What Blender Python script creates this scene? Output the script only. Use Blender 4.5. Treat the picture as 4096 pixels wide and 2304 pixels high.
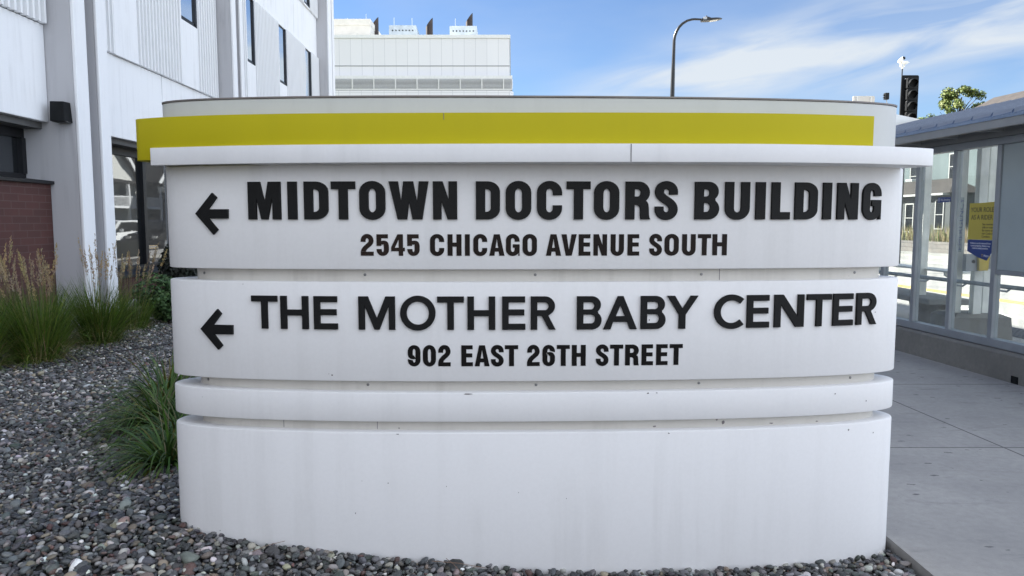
import bpy, bmesh, math, random
import numpy as np
from mathutils import Vector, Matrix
R_ = math.radians
sc = bpy.context.scene
for _o in list(bpy.data.objects): bpy.data.objects.remove(_o)

# ------------------------------------------------------------------ camera
cam_d = bpy.data.cameras.new('camera'); cam = bpy.data.objects.new('camera', cam_d)
sc.collection.objects.link(cam); sc.camera = cam
cam.location = (0, 0, 1.6); cam.rotation_euler = (math.pi/2 - R_(5.178), 0, 0)
cam_d.sensor_width = 36; cam_d.sensor_fit = 'HORIZONTAL'; cam_d.lens = 25.99
cam_d.clip_start = .05; cam_d.clip_end = 2000

# ------------------------------------------------------------------ sun, sky, exposure
SUN = Vector((-1.0, .46, .80)).normalized()          # towards the sun
sd = bpy.data.lights.new('sun', 'SUN'); sd.energy = 5.0; sd.angle = R_(.53); sd.color = (1, .95, .87)
so = bpy.data.objects.new('sun', sd); sc.collection.objects.link(so)
so.rotation_euler = SUN.to_track_quat('Z', 'Y').to_euler()
so.location = (-40, 20, 40)
world = bpy.data.worlds.new('World'); sc.world = world; world.use_nodes = True
wn = world.node_tree; wn.nodes.clear(); WL = wn.links.new
def wmath(op, a, b=None):
    n = wn.nodes.new('ShaderNodeMath'); n.operation = op
    for i, v in enumerate((a, b)):
        if v is None: continue
        if isinstance(v, (int, float)): n.inputs[i].default_value = v
        else: WL(v, n.inputs[i])
    return n.outputs[0]
sky = wn.nodes.new('ShaderNodeTexSky'); sky.sky_type = 'NISHITA'; sky.sun_disc = False
sky.sun_elevation = math.asin(SUN.z); sky.sun_rotation = math.atan2(SUN.x, SUN.y)
sky.air_density = 1.0; sky.dust_density = .15; sky.ozone_density = 2.2; sky.altitude = 250
tc = wn.nodes.new('ShaderNodeTexCoord'); sx = wn.nodes.new('ShaderNodeSeparateXYZ'); WL(tc.outputs['Generated'], sx.inputs[0])
yy = wmath('MAXIMUM', sx.outputs['Y'], .08)
wa = wmath('DIVIDE', sx.outputs['X'], yy); we = wmath('DIVIDE', sx.outputs['Z'], yy)
ec = wmath('ADD', wmath('MULTIPLY', wa, .20), .142)
wd = wmath('DIVIDE', wmath('SUBTRACT', we, ec), wmath('ADD', wmath('MULTIPLY', wmath('MAXIMUM', wa, 0), .085), .022))
band = wmath('POWER', 2.718, wmath('MULTIPLY', wmath('MULTIPLY', wd, wd), -1.0))
edge = wmath('MULTIPLY', wmath('SUBTRACT', wa, .0), 7.0)
cl1 = wn.nodes.new('ShaderNodeClamp'); WL(edge, cl1.inputs[0])
cb = wn.nodes.new('ShaderNodeCombineXYZ')
WL(wmath('MULTIPLY', wa, 4.5), cb.inputs[0]); WL(wmath('MULTIPLY', wmath('SUBTRACT', we, wmath('MULTIPLY', wa, .2)), 22), cb.inputs[1])
nz = wn.nodes.new('ShaderNodeTexNoise'); nz.inputs['Scale'].default_value = 1.0; nz.inputs['Detail'].default_value = 9; nz.inputs['Roughness'].default_value = .5
nz.inputs['Distortion'].default_value = .45
WL(cb.outputs[0], nz.inputs['Vector'])
rp = wn.nodes.new('ShaderNodeMapRange'); rp.inputs[1].default_value = .34; rp.inputs[2].default_value = .66; WL(nz.outputs['Fac'], rp.inputs[0])
nz2 = wn.nodes.new('ShaderNodeTexNoise'); nz2.inputs['Scale'].default_value = 2.2; nz2.inputs['Detail'].default_value = 7
mp2 = wn.nodes.new('ShaderNodeMapping'); mp2.inputs['Scale'].default_value = (1, 1, 3.2); WL(tc.outputs['Generated'], mp2.inputs[0]); WL(mp2.outputs[0], nz2.inputs['Vector'])
rp2 = wn.nodes.new('ShaderNodeMapRange'); rp2.inputs[1].default_value = .5; rp2.inputs[2].default_value = .8; WL(nz2.outputs['Fac'], rp2.inputs[0])
cloud = wmath('ADD', wmath('MULTIPLY', wmath('MULTIPLY', band, cl1.outputs[0]), wmath('ADD', wmath('MULTIPLY', rp.outputs[0], 1.0), .22)), wmath('MULTIPLY', rp2.outputs[0], .30))
cl2 = wn.nodes.new('ShaderNodeClamp'); WL(cloud, cl2.inputs[0]); cl2.inputs[2].default_value = .95
# bright cirrus added out of view, north and west, to fill the shaded faces
cov = wn.nodes.new('ShaderNodeMapRange'); cov.interpolation_type = 'SMOOTHSTEP'; WL(wmath('SUBTRACT', wmath('MULTIPLY', sx.outputs['X'], 1.1), sx.outputs['Y']), cov.inputs[0]); cov.inputs[1].default_value = -.12; cov.inputs[2].default_value = .55; cov.inputs[3].default_value = 0; cov.inputs[4].default_value = 1
nz3 = wn.nodes.new('ShaderNodeTexNoise'); nz3.inputs['Scale'].default_value = 3.0; nz3.inputs['Detail'].default_value = 8; WL(mp2.outputs[0], nz3.inputs['Vector'])
cov2 = wmath('MULTIPLY', cov.outputs[0], wmath('ADD', wmath('MULTIPLY', nz3.outputs['Fac'], .5), .62))
cl3 = wn.nodes.new('ShaderNodeClamp'); WL(cov2, cl3.inputs[0])
tint = wn.nodes.new('ShaderNodeMixRGB'); tint.blend_type = 'MULTIPLY'; tint.inputs[0].default_value = 1; WL(sky.outputs[0], tint.inputs[1]); tint.inputs[2].default_value = (.40, .455, .545, 1)
mxw = wn.nodes.new('ShaderNodeMixRGB'); WL(cl2.outputs[0], mxw.inputs[0])
WL(tint.outputs[0], mxw.inputs[1]); mxw.inputs[2].default_value = (2.55, 2.75, 2.95, 1)
mxn = wn.nodes.new('ShaderNodeMixRGB'); WL(cl3.outputs[0], mxn.inputs[0]); WL(mxw.outputs[0], mxn.inputs[1]); wst = wn.nodes.new('ShaderNodeMapRange'); wst.interpolation_type = 'SMOOTHSTEP'; WL(sx.outputs['X'], wst.inputs[0]); wst.inputs[1].default_value = .0; wst.inputs[2].default_value = .9
hue = wn.nodes.new('ShaderNodeMixRGB'); WL(wst.outputs[0], hue.inputs[0]); hue.inputs[1].default_value = (5.35, 5.5, 5.85, 1); hue.inputs[2].default_value = (6.6, 7.4, 8.7, 1)
WL(hue.outputs[0], mxn.inputs[2])
bg = wn.nodes.new('ShaderNodeBackground'); bg.inputs[1].default_value = .055; WL(mxn.outputs[0], bg.inputs[0])
wo = wn.nodes.new('ShaderNodeOutputWorld'); WL(bg.outputs[0], wo.inputs[0])
sc.view_settings.view_transform = 'Standard'; sc.view_settings.look = 'None'
sc.view_settings.exposure = 2.48; sc.view_settings.gamma = 1
try: sc.cycles.max_bounces = 8; sc.cycles.transparent_max_bounces = 16
except Exception: pass

# ------------------------------------------------------------------ helpers
rng = np.random.default_rng(7); random.seed(7)
class MB:
    def __init__(s): s.v = []; s.f = []; s.c = None
    def add(s, vs, fs):
        n = len(s.v); s.v += [tuple(map(float, p)) for p in vs]; s.f += [tuple(i+n for i in f) for f in fs]; return s
    def hexa(s, p):      # bottom 4 ccw, top 4 ccw
        return s.add(p, [(3,2,1,0),(4,5,6,7),(0,1,5,4),(1,2,6,5),(2,3,7,6),(3,0,4,7)])
    def box(s, x0, x1, y0, y1, z0, z1, fr=None):
        p = [(x0,y0,z0),(x1,y0,z0),(x1,y1,z0),(x0,y1,z0),(x0,y0,z1),(x1,y0,z1),(x1,y1,z1),(x0,y1,z1)]
        if fr: p = [fr(*q) for q in p]
        return s.hexa(p)
    def prism(s, poly, z0, z1):
        n = len(poly)
        vs = [(x,y,z0) for x,y in poly] + [(x,y,z1) for x,y in poly]
        return s.add(vs, [tuple(range(n-1,-1,-1)), tuple(range(n,2*n))] + [(i,(i+1)%n,n+(i+1)%n,n+i) for i in range(n)])
    def loft(s, rings, cap=True):
        n = len(rings[0]); vs = [p for r in rings for p in r]; fs = []
        for k in range(len(rings)-1):
            for i in range(n):
                j = (i+1) % n; fs.append((k*n+i, k*n+j, (k+1)*n+j, (k+1)*n+i))
        if cap: fs.append(tuple(range(n-1,-1,-1))); fs.append(tuple((len(rings)-1)*n+i for i in range(n)))
        return s.add(vs, fs)
    def tube(s, pts, r, n=8, cap=True):
        pts = [Vector(p) for p in pts]
        if not hasattr(r, '__len__'): r = [r]*len(pts)
        rings = []; up = None
        for i, p in enumerate(pts):
            t = (pts[min(i+1,len(pts)-1)] - pts[max(i-1,0)]).normalized()
            if up is None: up = t.orthogonal().normalized()
            up = (up - t*up.dot(t)).normalized(); w = t.cross(up)
            rings.append([tuple(p + (up*math.cos(2*math.pi*k/n) + w*math.sin(2*math.pi*k/n))*r[i]) for k in range(n)])
        return s.loft(rings, cap)
def worldloc(o):
    p = Vector((0,0,0))
    while o: p += o.location; o = o.parent
    return p
def thing(name, label, cat, loc=(0,0,0), group=None):
    o = bpy.data.objects.new(name, None); sc.collection.objects.link(o); o.location = loc; o.empty_display_size = .1
    o['label'] = label; o['category'] = cat
    if group: o['group'] = group
    return o
def tag(o, label, cat, group=None):
    o['label'] = label; o['category'] = cat
    if group: o['group'] = group
    return o
def mesh_obj(name, me, mat, parent=None, label=None, kind=None):
    o = bpy.data.objects.new(name, me); sc.collection.objects.link(o)
    if mat: me.materials.clear(); me.materials.append(mat)
    if parent:
        o.parent = parent; w = worldloc(parent); me.transform(Matrix.Translation(-w))
    if label: o['label'] = label
    if kind: o['kind'] = kind
    return o
def part(name, mb, mat, parent=None, smooth=False, label=None, kind=None, bevel=0, sharp=35):
    me = bpy.data.meshes.new(name); me.from_pydata(mb.v, [], mb.f); me.update()
    bm = bmesh.new(); bm.from_mesh(me); bmesh.ops.recalc_face_normals(bm, faces=bm.faces)
    if bevel:
        es = [e for e in bm.edges if len(e.link_faces) == 2 and e.calc_face_angle(0) > .6]
        bmesh.ops.bevel(bm, geom=es, offset=bevel, segments=2, affect='EDGES', profile=.6)
    bm.to_mesh(me); bm.free()
    if smooth:
        me.polygons.foreach_set('use_smooth', [True]*len(me.polygons)); me.set_sharp_from_angle(angle=R_(sharp))
    if mb.c is not None:
        ca = me.color_attributes.new('Col', 'FLOAT_COLOR', 'POINT'); ca.data.foreach_set('color', np.asarray(mb.c, dtype=np.float32).ravel())
    return mesh_obj(name, me, mat, parent, label, kind)

# ------------------------------------------------------------------ materials
class Nod:
    def __init__(s, name):
        s.m = bpy.data.materials.new(name); s.m.use_nodes = True; s.t = s.m.node_tree
        s.b = s.t.nodes['Principled BSDF']; s.out = s.t.nodes['Material Output']; s.co = None
    def n(s, typ, **kw):
        n = s.t.nodes.new(typ)
        for k, v in kw.items(): setattr(n, k, v)
        return n
    def l(s, a, b): s.t.links.new(a, b)
    def obj(s, scale=(1,1,1)):
        t = s.n('ShaderNodeTexCoord'); m = s.n('ShaderNodeMapping'); m.inputs['Scale'].default_value = scale
        s.l(t.outputs['Object'], m.inputs[0]); return m.outputs[0]
    def pos(s):
        return s.n('ShaderNodeNewGeometry').outputs['Position']
    def noise(s, vec, scale, detail=5, rough=.55):
        n = s.n('ShaderNodeTexNoise'); n.inputs['Scale'].default_value = scale; n.inputs['Detail'].default_value = detail; n.inputs['Roughness'].default_value = rough
        if vec is not None: s.l(vec, n.inputs['Vector'])
        return n.outputs['Fac']
    def rng(s, v, a, b, c=0, d=1):
        n = s.n('ShaderNodeMapRange'); s.l(v, n.inputs[0])
        for i, q in enumerate((a,b,c,d)): n.inputs[i+1].default_value = q
        return n.outputs[0]
    def mix(s, fac, a, b, mode='MIX'):
        n = s.n('ShaderNodeMixRGB', blend_type=mode)
        for i, q in ((0,fac),(1,a),(2,b)):
            if isinstance(q, (int,float)): n.inputs[i].default_value = q
            elif isinstance(q, tuple): n.inputs[i].default_value = (*q, 1) if len(q) == 3 else q
            else: s.l(q, n.inputs[i])
        return n.outputs[0]
    def math(s, op, a, b=0):
        n = s.n('ShaderNodeMath', operation=op)
        for i, q in enumerate((a,b)):
            if isinstance(q, (int,float)): n.inputs[i].default_value = q
            else: s.l(q, n.inputs[i])
        return n.outputs[0]
    def bump(s, h, strength=.2, dist=.01):
        n = s.n('ShaderNodeBump'); n.inputs['Strength'].default_value = strength; n.inputs['Distance'].default_value = dist
        s.l(h, n.inputs['Height']); s.l(n.outputs[0], s.b.inputs['Normal'])
    def col(s, c):
        if isinstance(c, tuple): s.b.inputs['Base Color'].default_value = (*c, 1)
        else: s.l(c, s.b.inputs['Base Color'])
    def set(s, rough=None, metal=None, spec=None, ior=None):
        if rough is not None: s.b.inputs['Roughness'].default_value = rough
        if metal is not None: s.b.inputs['Metallic'].default_value = metal
        if spec is not None: s.b.inputs['Specular IOR Level'].default_value = spec
        if ior is not None: s.b.inputs['IOR'].default_value = ior
def plain(name, c, rough=.6, metal=0, var=.12, scale=6, bump=0, spec=.5):
    k = Nod(name); f = k.noise(k.obj(), scale, 6)
    k.col(k.mix(k.rng(f, .3, .7), tuple(x*(1-var) for x in c), tuple(min(1, x*(1+var)) for x in c)))
    k.set(rough, metal, spec)
    if bump: k.bump(k.noise(k.obj(), scale*12, 4), bump, .004)
    return k.m
def streaked(name, c, dirt, amount=.35, rough=.6, fine=300, bump=.06, spots=True):
    """painted wall: faint vertical rain streaks, blotches and specks"""
    k = Nod(name)
    st = k.noise(k.obj((9, 9, .55)), 1.0, 6, .6); bl = k.noise(k.obj(), 1.7, 4); fn = k.noise(k.obj(), 60, 3)
    f = k.math('MULTIPLY', k.rng(st, .48, .78), k.rng(bl, .35, .7)); f = k.math('MULTIPLY', f, amount)
    c1 = k.mix(f, c, dirt); c1 = k.mix(k.rng(fn, .3, .7, 0, .06), c1, dirt)
    if spots:
        v = k.n('ShaderNodeTexVoronoi'); v.inputs['Scale'].default_value = 5.5; k.l(k.obj(), v.inputs['Vector'])
        sp = k.rng(v.outputs['Distance'], .012, .02, .8, 0)
        keep = k.rng(k.noise(k.obj(), 3.1, 1), .52, .56); c1 = k.mix(k.math('MULTIPLY', sp, keep), c1, (.06,.06,.06))
    k.col(c1); k.set(rough); k.bump(k.noise(k.obj(), fine, 3), bump, .002); return k.m
M = {}
M['sign'] = streaked('sign white paint', (.775,.765,.765), (.42,.41,.39), .30, .5, 240, .05)
M['crown'] = streaked('grey white coping block', (.50,.51,.505), (.33,.33,.33), .3, .55, 240, .05, False)
M['cream'] = streaked('cream reveal paint', (.60,.575,.53), (.30,.28,.25), .7, .55)
M['yellow'] = streaked('chartreuse paint', (.47,.405,.006), (.38,.33,.012), .35, .55, spots=True); M['yellow'].node_tree.nodes['Principled BSDF'].inputs['Specular IOR Level'].default_value = .2
M['ledge'] = streaked('ledge white paint', (.765,.76,.77), (.5,.5,.5), .3, .4, 200, .03, False)
M['coping'] = plain('weathered metal cap', (.2,.18,.18), .55, .4)
M['seam'] = plain('dark joint', (.16,.16,.17), .8)
M['screw'] = plain('screw steel', (.22,.22,.22), .4, .7)
def letter_mat():
    k = Nod('perforated black letter face')
    v = k.n('ShaderNodeTexVoronoi'); v.inputs['Scale'].default_value = 1; v.inputs['Randomness'].default_value = 0
    g = k.n('ShaderNodeSeparateXYZ'); k.l(k.pos(), g.inputs[0])
    c = k.n('ShaderNodeCombineXYZ'); zz = k.math('MULTIPLY', g.outputs[2], 210); k.l(zz, c.inputs[1])
    odd = k.math('MULTIPLY', k.math('MODULO', k.math('FLOOR', zz), 2), .5)
    k.l(k.math('ADD', k.math('MULTIPLY', g.outputs[0], 190), odd), c.inputs[0])
    k.l(c.outputs[0], v.inputs['Vector'])
    d = k.rng(v.outputs['Distance'], .14, .26, 1, 0)
    k.col(k.mix(d, (.006,.006,.006), (.032,.032,.034))); k.set(.55, 0, .18); return k.m
M['letter'] = letter_mat()
M['vinyl'] = plain('dark brown vinyl', (.012,.0075,.006), .5, 0, .3, 3, 0, .15)
M['vinyl_faded'] = plain('faded brown vinyl', (.022,.013,.010), .5, 0, .25, 3, 0, .15)
M['vinyl_black'] = plain('black vinyl', (.005,.004,.004), .5, 0, .3, 3, 0, .15)
M['wall'] = streaked('white precast concrete', (.80,.81,.83), (.42,.42,.43), .5, .75, 90, .12)
M['fin'] = streaked('shaded pier concrete', (.47,.47,.49), (.24,.23,.25), .7, .8, 70, .15)  # base grey carries the shade of the camera-facing sides; streaks are dirt
M['fin_face'] = streaked('lit pier concrete', (.80,.81,.83), (.42,.42,.43), .4, .75, 90, .1)  # same concrete kept light for the better lit outer side
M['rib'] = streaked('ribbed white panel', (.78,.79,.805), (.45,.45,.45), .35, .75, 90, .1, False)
M['groove'] = streaked('shaded rib groove', (.46,.47,.47), (.3,.3,.3), .35, .85, 90, .1, False)  # darker base puts the shade between the ribs into the colour
M['dark_frame'] = plain('dark bronze aluminium', (.018,.019,.022), .4, .5)
M['soffit'] = plain('soffit grey', (.10,.10,.10), .8)
def coated_mat(name, refl):
    k = Nod(name); g = k.n('ShaderNodeBsdfGlossy'); g.inputs['Roughness'].default_value = .015; g.inputs[0].default_value = (.86,.93,1,1)
    k.col((.006,.007,.008)); k.set(.3, 0, .2); w = k.noise(k.obj(), .7, 2); bp_ = k.n('ShaderNodeBump'); bp_.inputs['Strength'].default_value = .03; bp_.inputs['Distance'].default_value = .05; k.l(w, bp_.inputs['Height']); k.l(bp_.outputs[0], g.inputs['Normal'])
    m = k.n('ShaderNodeMixShader'); m.inputs[0].default_value = refl; k.l(k.b.outputs[0], m.inputs[1]); k.l(g.outputs[0], m.inputs[2]); k.l(m.outputs[0], k.out.inputs[0]); return k.m
def win_mat(name, ior=2.3, base=(.006,.007,.008), tint=(1,1,1)):
    k = Nod(name); k.col(base); k.set(.015, 0, .5, ior); k.b.inputs['Specular Tint'].default_value = (*tint, 1)
    w = k.noise(k.obj(), .9, 2); k.bump(w, .025, .05); return k.m
M['window'] = coated_mat('coated strip window glass', .82); M['window_low'] = coated_mat('coated ground floor glass', .15)
def brick_mat(name, c1, c2, mort, axis='Y', sc_=1):
    k = Nod(name); g = k.n('ShaderNodeSeparateXYZ'); k.l(k.pos(), g.inputs[0]); c = k.n('ShaderNodeCombineXYZ')
    k.l(g.outputs[axis], c.inputs[0]); k.l(g.outputs[2], c.inputs[1])
    b = k.n('ShaderNodeTexBrick'); k.l(c.outputs[0], b.inputs['Vector']); b.inputs['Scale'].default_value = sc_
    b.inputs['Color1'].default_value = (*c1,1); b.inputs['Color2'].default_value = (*c2,1); b.inputs['Mortar'].default_value = (*mort,1)
    b.inputs['Mortar Size'].default_value = .006; b.inputs['Brick Width'].default_value = .30; b.inputs['Row Height'].default_value = .098; b.inputs['Mortar Smooth'].default_value = .3
    k.col(k.mix(k.rng(k.noise(k.obj(), 7, 5), .3, .7, 0, .35), b.outputs['Color'], (.05,.022,.02)))
    k.set(.75); k.bump(b.outputs['Fac'], -.4, .006); return k.m
M['brick'] = brick_mat('dark red brick', (.080,.026,.022), (.060,.021,.018), (.095,.056,.05))
def panel_mat(name, c, w, h, seamc, y=False):
    k = Nod(name); g = k.n('ShaderNodeSeparateXYZ'); k.l(k.pos(), g.inputs[0]); cc = k.n('ShaderNodeCombineXYZ')
    k.l(k.math('ADD', g.outputs['Y' if y else 'X'], .25), cc.inputs[0]); k.l(k.math('ADD', g.outputs[2], -17.95), cc.inputs[1])
    b = k.n('ShaderNodeTexBrick'); b.offset = 0; k.l(cc.outputs[0], b.inputs['Vector']); b.inputs['Scale'].default_value = 1
    b.inputs['Color1'].default_value = (*c,1); b.inputs['Color2'].default_value = (*[x*.97 for x in c],1); b.inputs['Mortar'].default_value = (*seamc,1)
    b.inputs['Mortar Size'].default_value = .024; b.inputs['Mortar Smooth'].default_value = .2; b.inputs['Brick Width'].default_value = w; b.inputs['Row Height'].default_value = h
    k.col(k.mix(k.rng(k.noise(k.obj((.4,.4,.05)), 1.0, 4), .35, .75, 0, .12), b.outputs['Color'], (.55,.55,.58))); k.set(.5); return k.m
M['metal_panel'] = panel_mat('white metal panel', (.76,.755,.78), 1.2, 2.9, (.56,.56,.59))
M['white_trim'] = plain('white trim', (.76,.76,.76), .6, 0, .05)
M['louver'] = plain('louvre aluminium', (.72,.72,.71), .45, .1, .06)
M['louver_dark'] = plain('louvre shadow gap', (.20,.21,.22), .9)
M['duct'] = plain('galvanised duct', (.46,.52,.56), .45, .55, .15, 1.2)
M['stack'] = plain('dark brown steel', (.028,.018,.015), .5, .2, .3, 1)
M['beige'] = plain('beige housing', (.62,.60,.55), .6, 0, .08, 1.5)
M['black_steel'] = plain('black painted steel', (.014,.015,.016), .35, .2, .25, 4)
M['black_plastic'] = plain('black polycarbonate', (.008,.009,.010), .5, 0, .4, 8, 0, .2)
M['black_sheet'] = plain('matt black sheet', (.007,.008,.009), .6, 0, .3, 8, 0, .15)
M['lens'] = plain('lamp lens', (.62,.60,.55), .25)
M['galv'] = plain('galvanised steel', (.42,.44,.46), .38, .7, .15, 8)
M['alu'] = plain('grey anodised aluminium', (.30,.32,.345), .42, .35, .1, 5)
M['alu_dark'] = plain('grey painted metal panel', (.33,.33,.325), .55, .1, .08, 3)
M['white_steel'] = plain('white painted steel', (.80,.80,.76), .5, 0, .1, 5)
M['rubber'] = plain('black rubber', (.012,.012,.013), .7)
def roof_mat():
    k = Nod('blue grey standing seam'); k.col(k.mix(k.rng(k.noise(k.obj(), 2.5, 5), .3, .7), (.165,.215,.31), (.205,.26,.36))); k.set(.24, .95); return k.m
M['metal_roof'] = roof_mat(); M['seam_metal'] = plain('blue grey seam metal', (.11,.13,.17), .4, .6, .1)
def glass_mat(name, dirt=.05, tint=(.90,.93,.92)):
    k = Nod(name); t = k.n('ShaderNodeBsdfTransparent'); t.inputs[0].default_value = (*tint,1)
    g = k.n('ShaderNodeBsdfGlossy'); g.inputs['Roughness'].default_value = .02; g.inputs[0].default_value = (.9,.93,.95,1)
    d = k.n('ShaderNodeBsdfDiffuse'); d.inputs[0].default_value = (.55,.57,.56,1)
    fr_ = k.n('ShaderNodeFresnel'); fr_.inputs[0].default_value = 1.5; ge = k.n('ShaderNodeNewGeometry'); fr = k.n('ShaderNodeMath', operation='MULTIPLY'); k.l(fr_.outputs[0], fr.inputs[0]); k.l(k.math('SUBTRACT', 1.0, ge.outputs['Backfacing']), fr.inputs[1])
    m1 = k.n('ShaderNodeMixShader'); k.l(fr.outputs[0], m1.inputs[0]); k.l(t.outputs[0], m1.inputs[1]); k.l(g.outputs[0], m1.inputs[2])
    m2 = k.n('ShaderNodeMixShader'); k.l(k.rng(k.noise(k.obj((3,3,1)), 2.0, 6), .35, .75, dirt*.4, dirt*2), m2.inputs[0]); k.l(m1.outputs[0], m2.inputs[1]); k.l(d.outputs[0], m2.inputs[2])
    k.l(m2.outputs[0], k.out.inputs[0]); return k.m
M['glass'] = glass_mat('shelter glass', .10)
M['frost'] = plain('backlit ad panel back', (.36,.41,.42), .25, 0, .06, 2)
def concrete(name, c, dark, joints=False, stain=.5):
    k = Nod(name); p = k.pos()
    f = k.noise(p, 1.3, 6); f2 = k.noise(p, 22, 5); f3 = k.noise(p, 140, 3)
    col = k.mix(k.rng(f, .3, .75, 0, stain), c, dark); col = k.mix(k.rng(f2, .35, .75, 0, .42), col, dark); col = k.mix(k.rng(f3, .3, .7, 0, .30), col, dark)
    h = f3
    if joints:
        g = k.n('ShaderNodeSeparateXYZ'); k.l(p, g.inputs[0]); X, Y = g.outputs[0], g.outputs[1]
        ty = k.math('ABSOLUTE', k.math('SUBTRACT', k.math('MODULO', k.math('ADD', k.math('SUBTRACT', Y, 7.16), 205.02), 2.04), 1.02))
        tx = k.math('ABSOLUTE', k.math('SUBTRACT', k.math('ADD', X, k.math('MULTIPLY', Y, .058)), 3.785))
        jn = k.math('MINIMUM', ty, tx); line = k.rng(jn, .004, .009, .85, 0)
        col = k.mix(line, col, (.045,.045,.047))
        mp = k.n('ShaderNodeMapping'); mp.inputs['Scale'].default_value = (2.6, 5.5, 1); k.l(p, mp.inputs[0])
        v = k.n('ShaderNodeTexVoronoi'); v.inputs['Scale'].default_value = 1.6; k.l(mp.outputs[0], v.inputs['Vector'])
        w = k.math('ADD', v.outputs['Distance'], k.rng(k.noise(p, 30, 3), .3, .7, -.06, .06))
        col = k.mix(k.math('MULTIPLY', k.rng(w, .07, .11, .75, 0), k.rng(k.noise(p, 1.9, 2), .30, .42)), col, (.06,.06,.062))
        mp2_ = k.n('ShaderNodeMapping'); mp2_.inputs['Scale'].default_value = (1.1, 3.2, 1); k.l(p, mp2_.inputs[0]); sm = k.noise(mp2_.outputs[0], 2.4, 6, .7)
        col = k.mix(k.rng(sm, .56, .72, 0, .45), col, (.15,.148,.145)); v2 = k.n('ShaderNodeTexVoronoi'); v2.inputs['Scale'].default_value = 6.5; k.l(mp.outputs[0], v2.inputs['Vector']); col = k.mix(k.math('MULTIPLY', k.rng(v2.outputs['Distance'], .05, .09, .55, 0), k.rng(k.noise(p, 3.3, 2), .5, .56)), col, (.08,.08,.08))
        h = k.math('SUBTRACT', f3, k.math('MULTIPLY', line, 3))
    k.col(col); k.set(.85); k.bump(h, .25, .004); return k.m
M['sidewalk'] = concrete('sidewalk concrete', (.45,.425,.39), (.24,.23,.22), True, .7)
M['concrete'] = concrete('weathered concrete', (.285,.27,.24), (.13,.126,.115), False, .7)
M['concrete_light'] = concrete('pale concrete', (.27,.265,.25), (.19,.19,.18))
M['asphalt'] = concrete('pale worn concrete roadway', (.30,.293,.28), (.20,.197,.19))
M['soil'] = plain('soil', (.035,.032,.03), .95, 0, .4, 20)
M['lawn'] = plain('dry turf', (.07,.085,.03), .95, 0, .4, 3)
M['mark_yellow'] = plain('yellow road paint', (.62,.36,.05), .7, 0, .2, 10)
M['mark_white'] = plain('white road paint', (.72,.72,.70), .7, 0, .15, 10)
M['tactile'] = plain('dark tactile plate', (.07,.07,.075), .7, .2, .3, 30)
def siding_mat(name, c, pitch=.115, dark=.55):
    k = Nod(name); g = k.n('ShaderNodeSeparateXYZ'); k.l(k.pos(), g.inputs[0])
    fr = k.math('FRACT', k.math('DIVIDE', g.outputs[2], pitch)); ln = k.rng(fr, .0, .12, 1, 0)
    k.col(k.mix(k.math('MULTIPLY', ln, .7), k.mix(k.rng(k.noise(k.obj(), 1.5, 5), .3, .7, 0, .15), c, tuple(x*.7 for x in c)), tuple(x*dark for x in c)))
    k.set(.6); k.bump(fr, .6, .02); return k.m
M['teal'] = siding_mat('pale teal siding', (.085,.112,.117), .16, .35)
M['grey_siding'] = siding_mat('slate grey siding', (.05,.056,.06), .14)
M['white_siding'] = siding_mat('white siding', (.72,.71,.66), .16)
M['house_trim'] = plain('white window trim', (.26,.26,.255), .6, 0, .05)
M['tan_post'] = plain('tan timber', (.22,.135,.09), .7)
def shingle_mat(name, c):
    k = Nod(name); g = k.n('ShaderNodeSeparateXYZ'); k.l(k.pos(), g.inputs[0]); cc = k.n('ShaderNodeCombineXYZ')
    k.l(k.math('ADD', g.outputs[1], g.outputs[0]), cc.inputs[0]); k.l(g.outputs[2], cc.inputs[1])
    b = k.n('ShaderNodeTexBrick'); k.l(cc.outputs[0], b.inputs['Vector']); b.inputs['Scale'].default_value = 1
    b.inputs['Brick Width'].default_value = .3; b.inputs['Row Height'].default_value = .1; b.inputs['Mortar Size'].default_value = .008
    b.inputs['Color1'].default_value = (*c,1); b.inputs['Color2'].default_value = (*[x*.65 for x in c],1); b.inputs['Mortar'].default_value = (*[x*.4 for x in c],1)
    k.col(b.outputs['Color']); k.set(.9); return k.m
M['shingle'] = shingle_mat('brown grey shingles', (.036,.031,.029))
M['stone_wall'] = brick_mat('pale retaining blocks', (.15,.142,.13), (.11,.106,.1), (.045,.045,.045), 'Y', .45)
def leaf_mat(name, rough=.55, trans=.15):
    k = Nod(name); a = k.n('ShaderNodeVertexColor'); a.layer_name = 'Col'; k.col(a.outputs[0]); k.set(rough, 0, .35)
    t = k.n('ShaderNodeBsdfTranslucent'); k.l(a.outputs[0], t.inputs[0]); m = k.n('ShaderNodeMixShader'); m.inputs[0].default_value = trans
    k.l(k.b.outputs[0], m.inputs[1]); k.l(t.outputs[0], m.inputs[2]); k.l(m.outputs[0], k.out.inputs[0]); return k.m
M['leaf'] = leaf_mat('foliage'); M['blade'] = leaf_mat('grass blade', .5, .2); M['plume'] = leaf_mat('seed plume', .8, .2)
M['bark'] = plain('bark', (.07,.05,.035), .9, 0, .4, 14)
def pebble_mat():
    k = Nod('river pebble'); a = k.n('ShaderNodeVertexColor'); a.layer_name = 'Col'
    f = k.noise(k.obj(), 420, 3); f2 = k.noise(k.obj(), 90, 3)
    c = k.mix(k.rng(f, .35, .7, 0, .38), a.outputs[0], k.mix(1.0, a.outputs[0], (.38,.38,.4), 'MULTIPLY'))
    c = k.mix(k.rng(f2, .5, .8, 0, .3), c, (.26,.25,.24)); k.col(c); k.set(.55, 0, .4); k.bump(f2, .3, .003); return k.m
M['pebble'] = pebble_mat()
M['poster_yellow'] = plain('poster yellow', (.50,.40,.06), .5, 0, .04)
M['poster_blue'] = plain('poster blue', (.018,.045,.20), .45, 0, .04)
M['ink'] = plain('printing ink', (.012,.014,.02), .5)
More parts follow.
